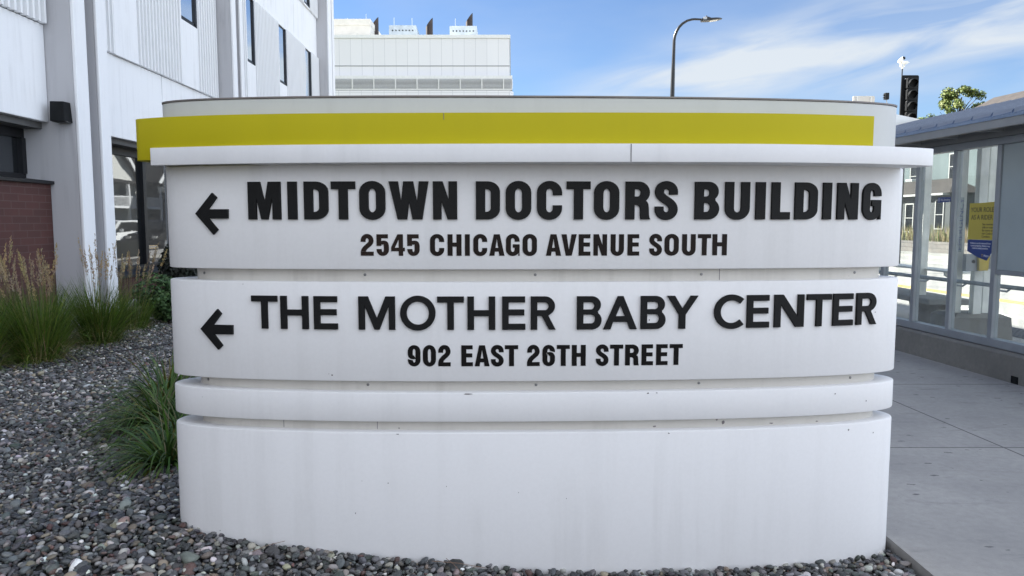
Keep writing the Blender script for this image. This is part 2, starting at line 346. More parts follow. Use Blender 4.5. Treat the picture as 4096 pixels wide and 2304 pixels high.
M['ink_white'] = plain('white print', (.70,.72,.75), .5)
M['call_yellow'] = plain('call box yellow', (.55,.40,.03), .45)
M['car_white'] = plain('white car paint', (.78,.78,.77), .25, 0, .02)
M['car_black'] = plain('black car paint', (.01,.01,.011), .25, 0, .1)
M['car_glass'] = win_mat('car glass', 1.6)
M['red'] = plain('tail lamp red', (.35,.02,.02), .2)

# ------------------------------------------------------------------ ground, road and pavements (setting)
def SX(xc, y): return xc - .09*(y - 17.5)                 # street frame
SF = lambda x, y, z: (SX(x, y), y, z)
def struct(name, mb, mat, smooth=False):
    return part(name, mb, mat, None, smooth, kind='structure')
b = MB(); b.box(-400, 400, -300, 600, -.62, -.40); struct('ground', b, M['lawn'])
b = MB(); b.box(7.0, 21.0, -60, 220, -.39, -.12, SF); struct('road', b, M['asphalt'])
b = MB(); q = [(1.91,-30),(1.91,40)]
def near_walk(x, y, z): return (1.91 if x == 0 else SX(6.98, y), y, z)
b.box(0, 1, -30, 60, -.38, 0, near_walk); struct('sidewalk', b, M['sidewalk'])
b = MB(); b.box(21.02, 23.18, -60, 220, -.38, .0, SF); struct('far_sidewalk', b, M['concrete_light'])
for xc, mm in ((10.34, 'mark_yellow'), (12.66, 'mark_yellow')):
    for k in (0, .22):
        b = MB(); b.box(xc+k, xc+k+.11, -40, 200, -.118, -.114, SF); struct('lane_marking', b, M[mm])
for xc in (8.6, 15.4, 18.4):
    b = MB(); b.box(xc, xc+.12, -40, 200, -.118, -.114, SF); struct('lane_marking', b, M['mark_white'])
b = MB(); b.box(6.3, 6.95, 4.5, 12.5, .004, .010, SF)
for i in range(8):
    for j in range(96):
        x0 = 6.33+i*.078; y0 = 4.55+j*.083; b.box(x0, x0+.035, y0, y0+.035, .010, .016, SF)
struct('tactile_paving', b, M['tactile'])
def hgt(x, y):
    x = np.asarray(x, float); y = np.asarray(y, float)
    t = np.clip((.5 - x)/1.7, 0, 1); t = t*t*(3-2*t); e = np.clip((x-1.2)/.6, 0, 1)
    return -.032 + .117*t - .01*e + .09*np.exp(-((x+1.95)/.55)**2 - ((y-3.6)/1.1)**2)
# planting bed under the stones: one sheet following the mound
b = MB(); nx, ny = 50, 60
xs = np.linspace(-7.4, 1.905, nx); ys = np.linspace(-12, 34, ny*2)
for y in ys:
    for x in xs: b.v.append((float(x), float(y), float(hgt(x, y)) - .022))
for j in range(len(ys)-1):
    for i in range(nx-1): b.f.append((j*nx+i, j*nx+i+1, (j+1)*nx+i+1, (j+1)*nx+i))
struct('gravel_bed', b, M['soil'], True)

# ------------------------------------------------------------------ the monument sign
EQ = dict(cx=.129, cy=3.575, a=1.755, b=.282, k=.026, n=2.294)
def ell(cx, cy, a, b, k, n, N=160, off=0):
    pts = []
    for i in range(N):
        t = 2*math.pi*i/N; c, s = math.cos(t), math.sin(t)
        x = (a-off)*math.copysign(abs(c)**(2/n), c); y = (b-off)*math.copysign(abs(s)**(2/n), s)
        pts.append((cx+x, cy+y+k*x))
    return pts
def drum(z0, z1, e, r=.006):
    rg = lambda off, z: [(x, y, z) for x, y in ell(**e, off=off)]
    b = MB(); b.loft([rg(r, z0), rg(r*.3, z0+r*.3), rg(0, z0+r), rg(0, z1-r), rg(r*.3, z1-r*.3), rg(r, z1)]); return b
def front(x, e=EQ):
    u = min(1, abs((x-e['cx'])/e['a'])); return e['cy'] + e['k']*(x-e['cx']) - e['b']*(1-u**e['n'])**(1/e['n'])
def front_n(x, e=EQ):
    d = (front(x+.01, e) - front(x-.01, e))/.02; v = Vector((d, -1, 0)); return v.normalized()
sign = thing('monument_sign', 'white curved monument sign with chartreuse stripe and black clinic names', 'sign', (.13, 3.57, 0))
E_in = dict(cx=.145, cy=3.575, a=1.645, b=.240, k=.026, n=2.294)
E_in2 = dict(E_in, b=.245)
E_top = dict(cx=.106, cy=3.622, a=1.757, b=.285, k=.026, n=2.294)
part('base', drum(-.25, .643, EQ, .010), M['sign'], sign, True)
lb = part('lower_band', drum(.690, .827, EQ, .007), M['sign'], sign, True)
p2 = part('lower_name_panel', drum(.877, 1.328, EQ), M['sign'], sign, True)
p1 = part('upper_name_panel', drum(1.384, 1.850, EQ), M['sign'], sign, True)
reveals = [part('reveal_band', drum(z0-.004, z1+.004, E_in, .001), M['cream'], sign, True) for z0, z1 in ((.643,.690),(.827,.877),(1.328,1.384))]
crown = part('crown_block', drum(1.852, 2.145, E_top, .006), M['crown'], sign, True)
rg = [(x, y) for x, y in ell(**dict(E_top), off=-.003)]
b = MB(); b.prism(rg, 2.146, 2.153); part('coping', b, M['coping'], sign)
def crom(P, n=8):
    P = [Vector(p) for p in P]; out = []
    for i in range(len(P)-1):
        p0, p1_, p2_, p3 = P[max(i-1,0)], P[i], P[i+1], P[min(i+2,len(P)-1)]
        for j in range(n):
            t = j/n; out.append(.5*((2*p1_) + (p2_-p0)*t + (2*p0-5*p1_+4*p2_-p3)*t*t + (3*p1_-p0-3*p2_+p3)*t**3))
    out.append(P[-1]); return [tuple(v) for v in out]
yf = crom([(-1.60,3.60),(-1.690,3.535),(-1.722,3.465),(-1.708,3.413),(-1.657,3.382),(-1.51,3.328),(-1.28,3.272),(-1.07,3.244),(-.83,3.222),(-.3,3.204),(.35,3.198),(.85,3.208),(1.13,3.226),(1.34,3.257),(1.595,3.308)])
b = MB(); b.prism(yf + [(1.595,3.50),(.9,3.60)], 1.874, 2.060); part('stripe', b, M['yellow'], sign, True, bevel=.002)
lf = crom([(-1.618,3.347),(-1.395,3.287),(-1.17,3.238),(-.826,3.195),(-.3,3.166),(.3,3.153),(.8,3.160),(1.116,3.175),(1.40,3.218),(1.63,3.272),(1.80,3.332),(1.895,3.378),(1.909,3.395)])
b = MB(); b.prism(lf + [(1.902,3.43),(1.862,3.52),(1.75,3.64),(1.2,3.62),(-.6,3.6),(-1.0,3.40),(-1.17,3.272),(-1.395,3.317),(-1.612,3.376)], 1.848, 1.925)
ledge = part('ledge', b, M['ledge'], sign, True, bevel=.002)
b = MB()
for x, pts in ((.502, lf),):
    y = min(p[1] for p in lf if abs(p[0]-x) < .15); b.box(x-.0018, x+.0018, 3.1520, 3.170, 1.8495, 1.9235)
part('seam', b, M['seam'], ledge)
b = MB(); b.box(-.292, -.2895, 3.2025, 3.22, 2.030, 2.0585); part('seam', b, M['seam'], sign)
for x, z0, z1, rv in ((-1.06,.646,.688,0),(-.62,.646,.688,0),(.95,1.331,1.382,2)):
    y = front(x, E_in); b = MB(); b.box(x-.0013, x+.0013, y-.0008, y+.01, z0, z1); part('seam', b, M['seam'], reveals[rv])
# chipped paint along the edges of the bands
cr = random.Random(4)
def chip(par, x, z, w, h, e, seed):
    q = random.Random(seed); fy = lambda xx: front(xx, e)-.0009; n = 9; v = []
    for i in range(n):
        a = 2*math.pi*i/n; r = q.uniform(.45,1); xx = x+math.cos(a)*w/2*r; v.append((xx, fy(xx), z+math.sin(a)*h/2*r))
    b = MB(); b.add(v+[(a, c+.004, d) for a, c, d in v], [tuple(range(n)), tuple(range(2*n-1,n-1,-1))]+[(i,(i+1)%n,n+(i+1)%n,n+i) for i in range(n)]); part('paint_chip', b, M['coping'], par)
for k, (x, z, w, h) in enumerate(((.985,.664,.018,.026),(.955,.678,.016,.012),(.66,.652,.016,.012),(1.22,.652,.03,.008),(1.45,.652,.02,.007),(-.52,.650,.008,.008))): chip(reveals[0], x, z, w, h, E_in, k)
for k, (x, z, w, h) in enumerate(((-.20,.8205,.05,.006),(.62,.8185,.014,.008),(.66,.8195,.010,.006),(1.52,.79,.008,.010),(1.69,.745,.008,.010))): chip(lb, x, z, w, h, EQ, 20+k)
for k, (x, z, w, h) in enumerate(((-.52,.634,.014,.006),(.72,.630,.012,.008),(1.60,.612,.010,.014),(1.74,.585,.007,.010),(-.30,.39,.006,.007),(.25,.33,.006,.008),(.03,.36,.005,.005),(-.72,.26,.006,.012))): chip(sign.children[0], x, z, w, h, EQ, 40+k)
for k, (x, z, w, h) in enumerate(((-.815,.905,.012,.008),(-.83,.91,.004,.004),(-1.22,1.315,.004,.006),(1.72,1.17,.010,.006),(.62,1.155,.006,.010))): chip(p2, x, z, w, h, EQ, 60+k)
def disc(c, nrm, r, t, n=12):
    nrm = Vector(nrm).normalized(); b = MB(); c = Vector(c); b.tube([c-nrm*.004, c+nrm*t*.6, c+nrm*t], [r, r, r*.55], n); return b
for x in (-1.44,-.665,.105,.865,1.62):
    part('screw', disc((x, front(x,E_in), 1.358), front_n(x,E_in), .0065, .003), M['screw'], reveals[2], True)
for x in (-1.44,-.66,.11,.865,1.62):
    part('screw', disc((x, front(x,E_in), .853), front_n(x,E_in), .0065, .003), M['screw'], reveals[1], True)

# ---- lettering
def arc(cx, cy, rx, ry, a0, a1, n=14):
    return [(cx+rx*math.cos(R_(a0+(a1-a0)*i/n)), cy+ry*math.sin(R_(a0+(a1-a0)*i/n))) for i in range(n+1)]
def bez(p0, p1, p2, p3, n=18):
    o = []
    for i in range(n+1):
        t = i/n; o.append(tuple((1-t)**3*p0[j]+3*(1-t)**2*t*p1[j]+3*(1-t)*t*t*p2[j]+t**3*p3[j] for j in (0,1)))
    return o
def rrect(x0, x1, y0, y1, ry, n=12):
    rx = (x1-x0)/2; cx = (x0+x1)/2; ry = min(ry, (y1-y0)/2)
    return arc(cx, y1-ry, rx, ry, 0, 180, n) + arc(cx, y0+ry, rx, ry, 180, 360, n)
def stroke(path, s, t, cap0=None, cap1=None):
    P = [path[0]]
    for p in path[1:]:
        if math.dist(p, P[-1]) > 1e-4: P.append(p)
    Lf, Rt = [], []
    for i, p in enumerate(P):
        a = P[max(i-1,0)]; c = P[min(i+1,len(P)-1)]; dx, dy = c[0]-a[0], c[1]-a[1]; l = math.hypot(dx, dy); nx_, ny_ = -dy/l, dx/l
        h = math.hypot(s/2*nx_, t/2*ny_)
        off = (nx_*h, ny_*h)
        if i == 0 and cap0: off = cap0
        if i == len(P)-1 and cap1: off = cap1
        Lf.append((p[0]+off[0], p[1]+off[1])); Rt.append((p[0]-off[0], p[1]-off[1]))
    return Lf + Rt[::-1]
def glyph(ch, W, s, t, wide):
    o = .012; xl, xr = s/2, W-s/2; cx = W/2; e = .002
    sc_ = lambda L: [(x*W, y) for x, y in L]
    if ch == 'I': return [[(0,0),(0,1),(W,1),(W,0)]]
    if ch == 'T': return [[(0,1),(W,1),(W,1-t),(cx+s/2,1-t),(cx+s/2,0),(cx-s/2,0),(cx-s/2,1-t),(0,1-t)]]
    if ch == 'H': m = .5 if wide else .52; return [[(0,0),(0,1),(s,1),(s,m+t/2),(W-s,m+t/2),(W-s,1),(W,1),(W,0),(W-s,0),(W-s,m-t/2),(s,m-t/2),(s,0)]]
    if ch == 'E': m = .52; return [[(0,0),(0,1),(W*.985,1),(W*.985,1-t),(s,1-t),(s,m+t/2),(W*.95,m+t/2),(W*.95,m-t/2),(s,m-t/2),(s,t),(W,t),(W,0)]]
    if ch == 'L': return [[(0,0),(0,1),(s,1),(s,t),(W,t),(W,0)]]
    if ch == 'M':
        if wide: return [sc_([(0,0),(0,1),(.25,1),(.5,.32),(.75,1),(1,1),(1,0),(.84,0),(.84,.76),(.565,0),(.435,0),(.16,.76),(.16,0)])]
        return [sc_([(0,0),(0,1),(.37,1),(.51,.42),(.63,1),(1,1),(1,0),(.755,0),(.755,.64),(.6,0),(.40,0),(.245,.64),(.245,0)])]
    if ch == 'W': return [sc_([(0,1),(.226,1),(.305,.41),(.372,1),(.613,1),(.716,.41),(.77,1),(1,1),(.84,0),(.6,0),(.508,.5),(.45,0),(.22,0)])]
    if ch == 'N':
        if wide: return [sc_([(0,0),(0,1),(.29,1),(.8,.3),(.8,1),(1,1),(1,0),(.73,0),(.2,.73),(.2,0)])]
        return [sc_([(0,0),(0,1),(.39,1),(.66,.49),(.66,1),(1,1),(1,0),(.61,0),(.335,.51),(.335,0)])]
    if ch == 'A':
        if wide: return [sc_([(0,0),(.425,1),(.585,1),(1,0),(.8,0),(.715,.225),(.275,.225),(.2,0)]), sc_([(.35,.385),(.65,.385),(.503,.76)])]
        return [sc_([(0,0),(.30,1),(.69,1),(1,0),(.66,0),(.62,.19),(.37,.19),(.335,0)]), sc_([(.41,.37),(.585,.37),(.495,.79)])]
    if ch == 'V': return [sc_([(0,1),(.34,1),(.49,.26),(.66,1),(1,1),(.68,0),(.29,0)])]
    if ch == 'Y': return [sc_([(0,1),(.235,1),(.5,.60),(.775,1),(1,1),(.59,.43),(.59,0),(.385,0),(.385,.43)])]
    if ch == 'O':
        if wide: return [arc(cx,.5,cx,.525,0,360,48)[:-1], arc(cx,.5,cx-s,.525-t,0,360,48)[:-1]]
        return [rrect(0,W,-o,1+o,.30), rrect(s,W-s,t-o,1-t+o,.15)]
    if ch == '0': return [rrect(0,W,-o,1+o,.34), rrect(s,W-s,t-o,1-t+o,.18)]
    if ch == 'D':
        rx, ry = W*.52, .27; ix = (W-2*s)*.8
        return [[(0,0),(0,1)] + arc(W-rx,1-ry,rx,ry,90,0) + arc(W-rx,ry,rx,ry,0,-90), [(s,t),(s,1-t)] + arc(W-s-ix,1-t-.11,ix,.11,90,0,8) + arc(W-s-ix,t+.11,ix,.11,0,-90,8)]
    if ch == 'U':
        return [stroke([(xl,1)] + arc(cx,.30,cx-xl,.30-t/2+o,180,360,20) + [(xr,1)], s, t)]
    if ch == 'C':
        if wide:
            pth = arc(.54,.5,.54-s/2,.525-t/2,47,313,44); P = stroke(pth, s, t); mx = max(x for x,y in P); return [[(x*W/mx,y) for x,y in P]]
        return [stroke([(xr,.645)] + arc(cx,.70,cx-xl,.30-t/2+o,0,180,18) + arc(cx,.30,cx-xl,.30-t/2+o,180,360,18) + [(xr,.365)], s, t)]
    if ch == 'G':
        return [stroke([(xr,.655)] + arc(cx,.70,cx-xl,.30-t/2+o,0,180,18) + arc(cx,.30,cx-xl,.30-t/2+o,180,360,18) + [(xr,.535)], s, t),
                [(W*.5,.375),(W-s-e,.375),(W-s-e,.535),(W*.5,.535)], [(W-s*.30,.0),(W+0.0,.0),(W,.27),(W-s*.08,.2)]]
    if ch == 'S':
        yc1, yc2 = .735, .265
        return [stroke([(xr,.665)] + arc(cx,yc1,cx-xl,1-yc1-t/2+o,0,180,18) + bez((xl,yc1),(xl,.52),(xr,.50),(xr,yc2)) + arc(cx,yc2,cx-xl,yc2-t/2+o,0,-180,18) + [(xl,.335)], s*.97, t*1.05)]
    if ch == '2':
        yc = .70
        return [stroke([(xl,.645)] + arc(cx,yc,cx-xl,1-yc-t/2+o,180,0,18) + bez((xr,yc),(xr,.50),(s*.62,.42),(s*.52,t+.004),20), s*.97, t*1.05, cap1=(s*.5,0)), [(0,0),(W,0),(W,t),(0,t)]]
    if ch == '5':
        s2 = s*.95
        return [[(0,1),(W*.93,1),(W*.93,1-t),(s2,1-t),(s2,.46),(0,.46)],
                stroke([(s2+e,.60)] + bez((s2+.03,.605),(xr,.66),(xr,.52),(xr,.33),14) + arc(cx,.30,cx-xl,.30-t/2+o,0,-180,18) + [(xl,.315)], s, t*.95, cap0=(0,.075))]
    if ch == '4': return [[(W*.55,0),(W*.87,0),(W*.87,.21),(W,.21),(W,.375),(W*.87,.375),(W*.87,1),(W*.47,1),(0,.40),(0,.21),(W*.55,.21)], [(W*.27,.375),(W*.55,.375),(W*.55,.76)]]
    if ch in '69':
        P = [stroke([(xr,.745)] + arc(cx,.70,cx-xl,.30-t/2+o,0,180,18) + arc(cx,.30,cx-xl,.30-t/2+o,180,360,18) + [(xr,.36)] + bez((xr,.40),(xr,.62),(s+.05,.60),(s+.004,.53),14), s, t*.95, cap1=(0,.075))]
        return P if ch == '6' else [[(W-x,1-y) for x,y in c] for c in P]
    if ch == 'B':
        def out(xa, y0, y1, a0, a1): ry = (y1-y0)/2; rx = min(ry*1.05, W*.5); return arc(xa-rx,(y0+y1)/2,rx,ry,a0,a1,14)
        nt = .525; sx_ = s
        hole = lambda y0, y1, xa: [(sx_,y0),(sx_,y1)] + arc(xa-(y1-y0)*.42,(y0+y1)/2,(y1-y0)*.42,(y1-y0)/2,90,-90,10)
        return [[(0,0),(0,1)] + out(W*.965,nt-.03,1,90,-50) + out(W,0,nt+.03,50,-90), hole(nt+t*.42,1-t,W*.965-s), hole(t,nt-t*.42,W-s)]
    if ch == 'R':
        ylo = .43; ry = (1-ylo)/2; rx = min(ry*1.05, W*.5); xa = W*.975
        hole = [(s,ylo+t*.9),(s,1-t)] + arc(xa-s-(1-t-ylo-t*.9)*.42,(ylo+1-.1*t)/2,(1-t-ylo-t*.9)*.42,(1-t-ylo-t*.9)/2,90,-90,10)
        if wide: return [[(0,0),(0,1)] + arc(xa-rx,1-ry,rx,ry,90,-62,16) + [(W*.70,.425),(W,0),(W*.745,0),(W*.44,.42),(s,.42),(s,0)], hole]
        leg = bez((W*.80,.495),(W*.96,.46),(W*.93,.28),(W*.95,.12),10) + [(W*.965,.05),(W*1.0,0)]
        return [[(0,0),(0,1)] + arc(xa-rx,1-ry,rx,ry,90,-52,16) + leg + [(W*.63,0),(W*.6,.10),(W*.6,.28)] + arc(W*.6-.12,.29,.12,.10,0,90,6) + [(s,.39),(s,0)], hole]
    raise ValueError(ch)
def outline_mesh(contours, ext, bev=0):
    cu = bpy.data.curves.new('outline', 'CURVE'); cu.dimensions = '2D'; cu.fill_mode = 'BOTH'; cu.extrude = ext; cu.bevel_depth = bev; cu.bevel_resolution = 1
    for c in contours:
        sp = cu.splines.new('POLY'); sp.points.add(len(c)-1); sp.use_cyclic_u = True
        for i, (x, y) in enumerate(c): sp.points[i].co = (x, y, 0, 1)
    ob = bpy.data.objects.new('outline', cu); sc.collection.objects.link(ob)
    dg = bpy.context.evaluated_depsgraph_get(); me = bpy.data.meshes.new_from_object(ob.evaluated_get(dg))
    bpy.data.objects.remove(ob); bpy.data.curves.remove(cu); return me
def place_mesh(me, L, Rr, zb, nrm, w):
    """local x (metres from L towards Rr), y up, z out of the surface"""
    ux = (Vector(Rr)-Vector(L)).normalized(); uz = Vector(nrm); uy = Vector((0,0,1))
    m = Matrix(((ux.x,uy.x,uz.x,L[0]+uz.x*w),(ux.y,uy.y,uz.y,L[1]+uz.y*w),(ux.z,uy.z,uz.z,zb+uz.z*w),(0,0,0,1)))
    me.transform(m); return me
def letters(rows, panel, mats, s, t, wide, ext, out):
    zt, zb, L = rows; h = zt-zb
    for i, (ch, x0, x1) in enumerate(L):
        A = Vector((x0, front(x0), 0)); B = Vector((x1, front(x1), 0)); wd_ = (B-A).length
        d = (B-A).normalized(); nr = Vector((d.y, -d.x, 0))
        cs = glyph(ch, wd_/h, s, t, wide); cs = [[(x*h, y*h) for x, y in c] for c in cs]
        me = outline_mesh(cs, ext, .0012 if ext > .005 else 0); me.name = 'letter'
        place_mesh(me, A, B, zb, nr, out-ext)
        mt = mats(i) if callable(mats) else mats
        mesh_obj('letter' if not ch.isdigit() else 'numeral', me, mt, panel)
ROW1 = (1.7729, 1.608, [('M', -1.178, -1.029), ('I', -0.995, -0.955), ('D', -0.921, -0.814), ('T', -0.799, -0.693), ('O', -0.673, -0.56), ('W', -0.542, -0.369), ('N', -0.347, -0.243), ('D', -0.158, -0.054), ('O', -0.027, 0.084), ('C', 0.111, 0.22), ('T', 0.242, 0.346), ('O', 0.364, 0.474), ('R', 0.504, 0.613), ('S', 0.635, 0.737), ('B', 0.816, 0.925), ('U', 0.954, 1.066), ('I', 1.096, 1.139), ('L', 1.17, 1.256), ('D', 1.281, 1.388), ('I', 1.417, 1.457), ('N', 1.488, 1.592), ('G', 1.618, 1.716)])
ROW2 = (1.5415, 1.4461, [('2', -0.673, -0.615), ('5', -0.602, -0.547), ('4', -0.537, -0.476), ('5', -0.465, -0.41), ('C', -0.364, -0.301), ('H', -0.286, -0.224), ('I', -0.209, -0.187), ('C', -0.172, -0.11), ('A', -0.101, -0.033), ('G', -0.027, 0.034), ('O', 0.047, 0.111), ('A', 0.151, 0.219), ('V', 0.22, 0.288), ('E', 0.297, 0.35), ('N', 0.363, 0.424), ('U', 0.44, 0.5), ('E', 0.516, 0.569), ('S', 0.614, 0.672), ('O', 0.683, 0.748), ('U', 0.763, 0.825), ('T', 0.835, 0.895), ('H', 0.902, 0.969)])
ROW3 = (1.2634, 1.1159, [('T', -1.178, -1.059), ('H', -1.042, -0.916), ('E', -0.889, -0.783), ('M', -0.686, -0.524), ('O', -0.499, -0.343), ('T', -0.333, -0.216), ('H', -0.198, -0.076), ('E', -0.043, 0.059), ('R', 0.085, 0.194), ('B', 0.292, 0.401), ('A', 0.412, 0.561), ('B', 0.58, 0.691), ('Y', 0.701, 0.839), ('C', 0.917, 1.052), ('E', 1.07, 1.174), ('N', 1.2, 1.341), ('T', 1.357, 1.477), ('E', 1.488, 1.59), ('R', 1.61, 1.717)])
ROW4 = (1.0437, 0.9482, [('9', -0.469, -0.412), ('0', -0.401, -0.342), ('2', -0.332, -0.276), ('E', -0.228, -0.176), ('A', -0.168, -0.101), ('S', -0.095, -0.037), ('T', -0.032, 0.028), ('2', 0.068, 0.125), ('6', 0.137, 0.194), ('T', 0.202, 0.261), ('H', 0.27, 0.333), ('S', 0.379, 0.437), ('T', 0.443, 0.503), ('R', 0.512, 0.576), ('E', 0.587, 0.64), ('E', 0.654, 0.707), ('T', 0.716, 0.776)])
letters(ROW1, p1, M['letter'], .235, .19, False, .006, .0105)
letters(ROW2, p1, lambda i: M['vinyl_faded'] if i < 4 else M['vinyl'], .235, .19, False, .002, .0025)
letters(ROW3, p2, M['letter'], .182, .165, True, .006, .0105)
letters(ROW4, p2, M['vinyl_black'], .235, .19, False, .002, .0025)
ARW = [[(-1.434,1.633),(-1.35,1.725),(-1.329,1.705),(-1.373,1.652),(-1.276,1.652),(-1.277,1.613),(-1.373,1.612),(-1.328,1.561),(-1.349,1.54)],
       [(-1.43,1.106),(-1.344,1.198),(-1.326,1.178),(-1.369,1.125),(-1.272,1.126),(-1.273,1.086),(-1.368,1.084),(-1.325,1.032),(-1.345,1.013)]]
for pts, pn in zip(ARW, (p1, p2)):
    x0 = pts[0][0]; x1 = max(p[0] for p in pts); A = Vector((x0, front(x0), 0)); B = Vector((x1, front(x1), 0)); d = (B-A).normalized(); kx = (B-A).length/(x1-x0)
    me = outline_mesh([[((x-x0)*kx, z) for x, z in pts]], .006, .0012); me.name = 'arrow'; place_mesh(me, A, B, 0, Vector((d.y,-d.x,0)), .007)
    mesh_obj('arrow', me, M['letter'], pn)

# ------------------------------------------------------------------ the medical building
S0 = -6.35
FF = lambda d, y, z: (S0 - .02*y + d, y, z)
bld = thing('medical_building', 'white ribbed precast medical building with brick base beside the gravel bed', 'building', (-6.5, 10, 0))
HT = 11.5
b = MB(); b.box(-16, -.62, -8, 27.6, -.3, HT-.1, FF); part('core', b, M['soffit'], bld)
b = MB(); b.box(-16.1, .1, -8, 27.7, HT-.1, HT+.25, FF); part('roof', b, M['wall'], bld)
bays = [(-8.0, 3.98), (4.62, 10.64), (11.53, 17.04), (17.75, 26.71)]
fins = [(4.0, 4.25), (4.36, 4.61), (10.65, 10.95), (11.26, 11.52), (17.05, 17.28), (17.55, 17.74), (26.72, 27.2), (27.35, 27.66)]
for y0, y1 in fins:
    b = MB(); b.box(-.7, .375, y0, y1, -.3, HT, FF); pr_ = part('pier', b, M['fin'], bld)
    b = MB(); b.box(.376, .425, y0-.006, y1+.006, -.3, HT, FF); part('pier_face', b, M['fin_face'], pr_, bevel=.018)  # strip added so the outer side reads lighter than the shaded sides
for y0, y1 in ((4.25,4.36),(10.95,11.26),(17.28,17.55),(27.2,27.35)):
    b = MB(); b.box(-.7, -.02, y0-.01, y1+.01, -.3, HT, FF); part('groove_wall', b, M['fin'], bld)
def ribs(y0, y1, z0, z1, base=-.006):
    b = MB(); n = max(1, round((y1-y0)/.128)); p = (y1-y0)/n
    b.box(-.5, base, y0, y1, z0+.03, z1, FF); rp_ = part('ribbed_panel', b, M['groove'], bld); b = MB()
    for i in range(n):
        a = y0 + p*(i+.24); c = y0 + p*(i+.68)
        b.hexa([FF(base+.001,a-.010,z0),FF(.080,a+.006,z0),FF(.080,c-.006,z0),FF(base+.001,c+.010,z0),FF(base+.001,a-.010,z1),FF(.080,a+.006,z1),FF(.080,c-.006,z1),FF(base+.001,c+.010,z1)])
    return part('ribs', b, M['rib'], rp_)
def smooth(y0, y1, z0, z1, win=None):
    """flat panel, with the strip window's opening left out"""
    b = MB()
    if not win: b.box(-.5, .058, y0, y1, z0, z1, FF); part('flat_panel', b, M['wall'], bld); return
    w0, w1, s0, s1 = win
    b.box(-.5, .058, y0, y1, z0, s0, FF)
    if s1 < z1-.02: b.box(-.5, .058, y0, y1, s1, z1, FF)
    if w0-y0 > .005: b.box(-.5, .058, y0, w0, s0, s1, FF)
    if y1-w1 > .005: b.box(-.5, .058, w1, y1, s0, s1, FF)
    part('flat_panel', b, M['wall'], bld)
    fr = MB(); t = .05; e = .002
    fr.box(-.30, .036, w0+e, w0+t, s0+e, s1-e, FF); fr.box(-.30, .066, w1-t*1.6, w1-e, s0+e, s1-e, FF)
    fr.box(-.30, .045, w0+t, w1-t*1.6, s0+e, s0+t*1.6, FF); fr.box(-.30, .036, w0+t, w1-t*1.6, s1-t, s1-e, FF)
    f = part('window', fr, M['dark_frame'], bld)
    g = MB(); g.box(-.20, .030, w0+t-.002, w1-t+.002, s0+t-.002, s1-t+.002, FF); part('pane', g, M['window'], f)
ZR = ((4.34, 7.30), (8.67, HT-.12))
def upper(y0, y1, wins, z0, z1):
    """ribs between the flat window strips"""
    c = y0
    for w0, w1, sill in wins:
        if w0-c > .1: ribs(c, w0-.004, z0, z1)
        smooth(w0, w1, z0, z1, (w0+.03, w1-.03, z0+sill, z1-.03)); c = w1+.004
    if y1-c > .1: ribs(c, y1, z0, z1)
for z0, z1 in ZR:
    upper(-8, 3.98, [(-5,-4.2,1.28),(-1.5,-.7,1.28),(2,2.8,1.28)], z0, z1)
    upper(4.62, 10.64, [(5.2,6.0,1.28),(7.9,8.7,1.28)], z0, z1)
    upper(11.53, 17.04, [(12.5,13.3,1.28),(15.14,15.97,1.28)], z0, z1)
    upper(17.75, 26.71, [(19.08,19.73,1.28),(21.88,22.65,1.28),(24.86,25.63,.05)], z0, z1)
b = MB(); b.box(-.5, -.01, 17.75, 19.07, 4.35, 7.29, FF)
for y0, y1 in bays:
    cuts = [y0] + [c for c in (-4, .5, 14.3, 20.75, 23.74) if y0 < c < y1] + [y1]
    for c0, c1 in zip(cuts[:-1], cuts[1:]):
        b = MB(); b.box(-.5, 0, c0+(.011 if c0 != y0 else 0), c1-(.011 if c1 != y1 else 0), 2.99, 4.335, FF); part('spandrel', b, M['wall'], bld, bevel=.012)
        b = MB(); b.box(-.5, .004, c0+(.008 if c0 != y0 else 0), c1-(.008 if c1 != y1 else 0), 7.305, 8.665, FF); part('spandrel', b, M['wall'], bld)
# ground floor: brick apron, dark sill, glazing under the spandrel
def ground_bay(y0, y1, btop, mulls):
    b = MB(); b.box(-.45, -.02, y0, y1, -.3, btop, FF); part('brick_wall', b, M['brick'], bld)
    b = MB(); b.hexa([FF(-.45,y0,btop+.002),FF(.035,y0,btop+.002),FF(.035,y1,btop+.002),FF(-.45,y1,btop+.002),FF(-.45,y0,btop+.10),FF(.035,y0,btop+.045),FF(.035,y1,btop+.045),FF(-.45,y1,btop+.10)]); part('sill', b, M['dark_frame'], bld)
    b = MB(); b.box(-.60, -.10, y0, y1, 2.90, 2.985, FF); part('soffit', b, M['soffit'], bld)
    z0, z1 = btop+.06, 2.90; fr = MB()
    fr.box(-.47, -.36, y0+.002, y1-.002, z1-.13, z1-.002, FF); fr.box(-.47, -.36, y0+.002, y1-.002, z0, z0+.09, FF)
    ed = [y0] + mulls + [y1]
    for m in ed:
        a, c = (m+.002, m+.09) if m == y0 else ((m-.09, m-.002) if m == y1 else (m-.06, m+.06)); fr.box(-.48, -.34, a, c, z0+.09, z1-.13, FF)
    f = part('window', fr, M['dark_frame'], bld)
    for c0, c1 in zip(ed[:-1], ed[1:]):
        g = MB(); g.box(-.44, -.41, c0+.03, c1-.03, z0+.05, z1-.08, FF); part('pane', g, M['window_low'], f)
ground_bay(-8, 3.98, 2.12, [-4, 0]); ground_bay(4.62, 10.64, 2.12, [7.6]); ground_bay(11.53, 17.04, .63, [14.16]); ground_bay(17.75, 26.71, .63, [20.7, 23.7])
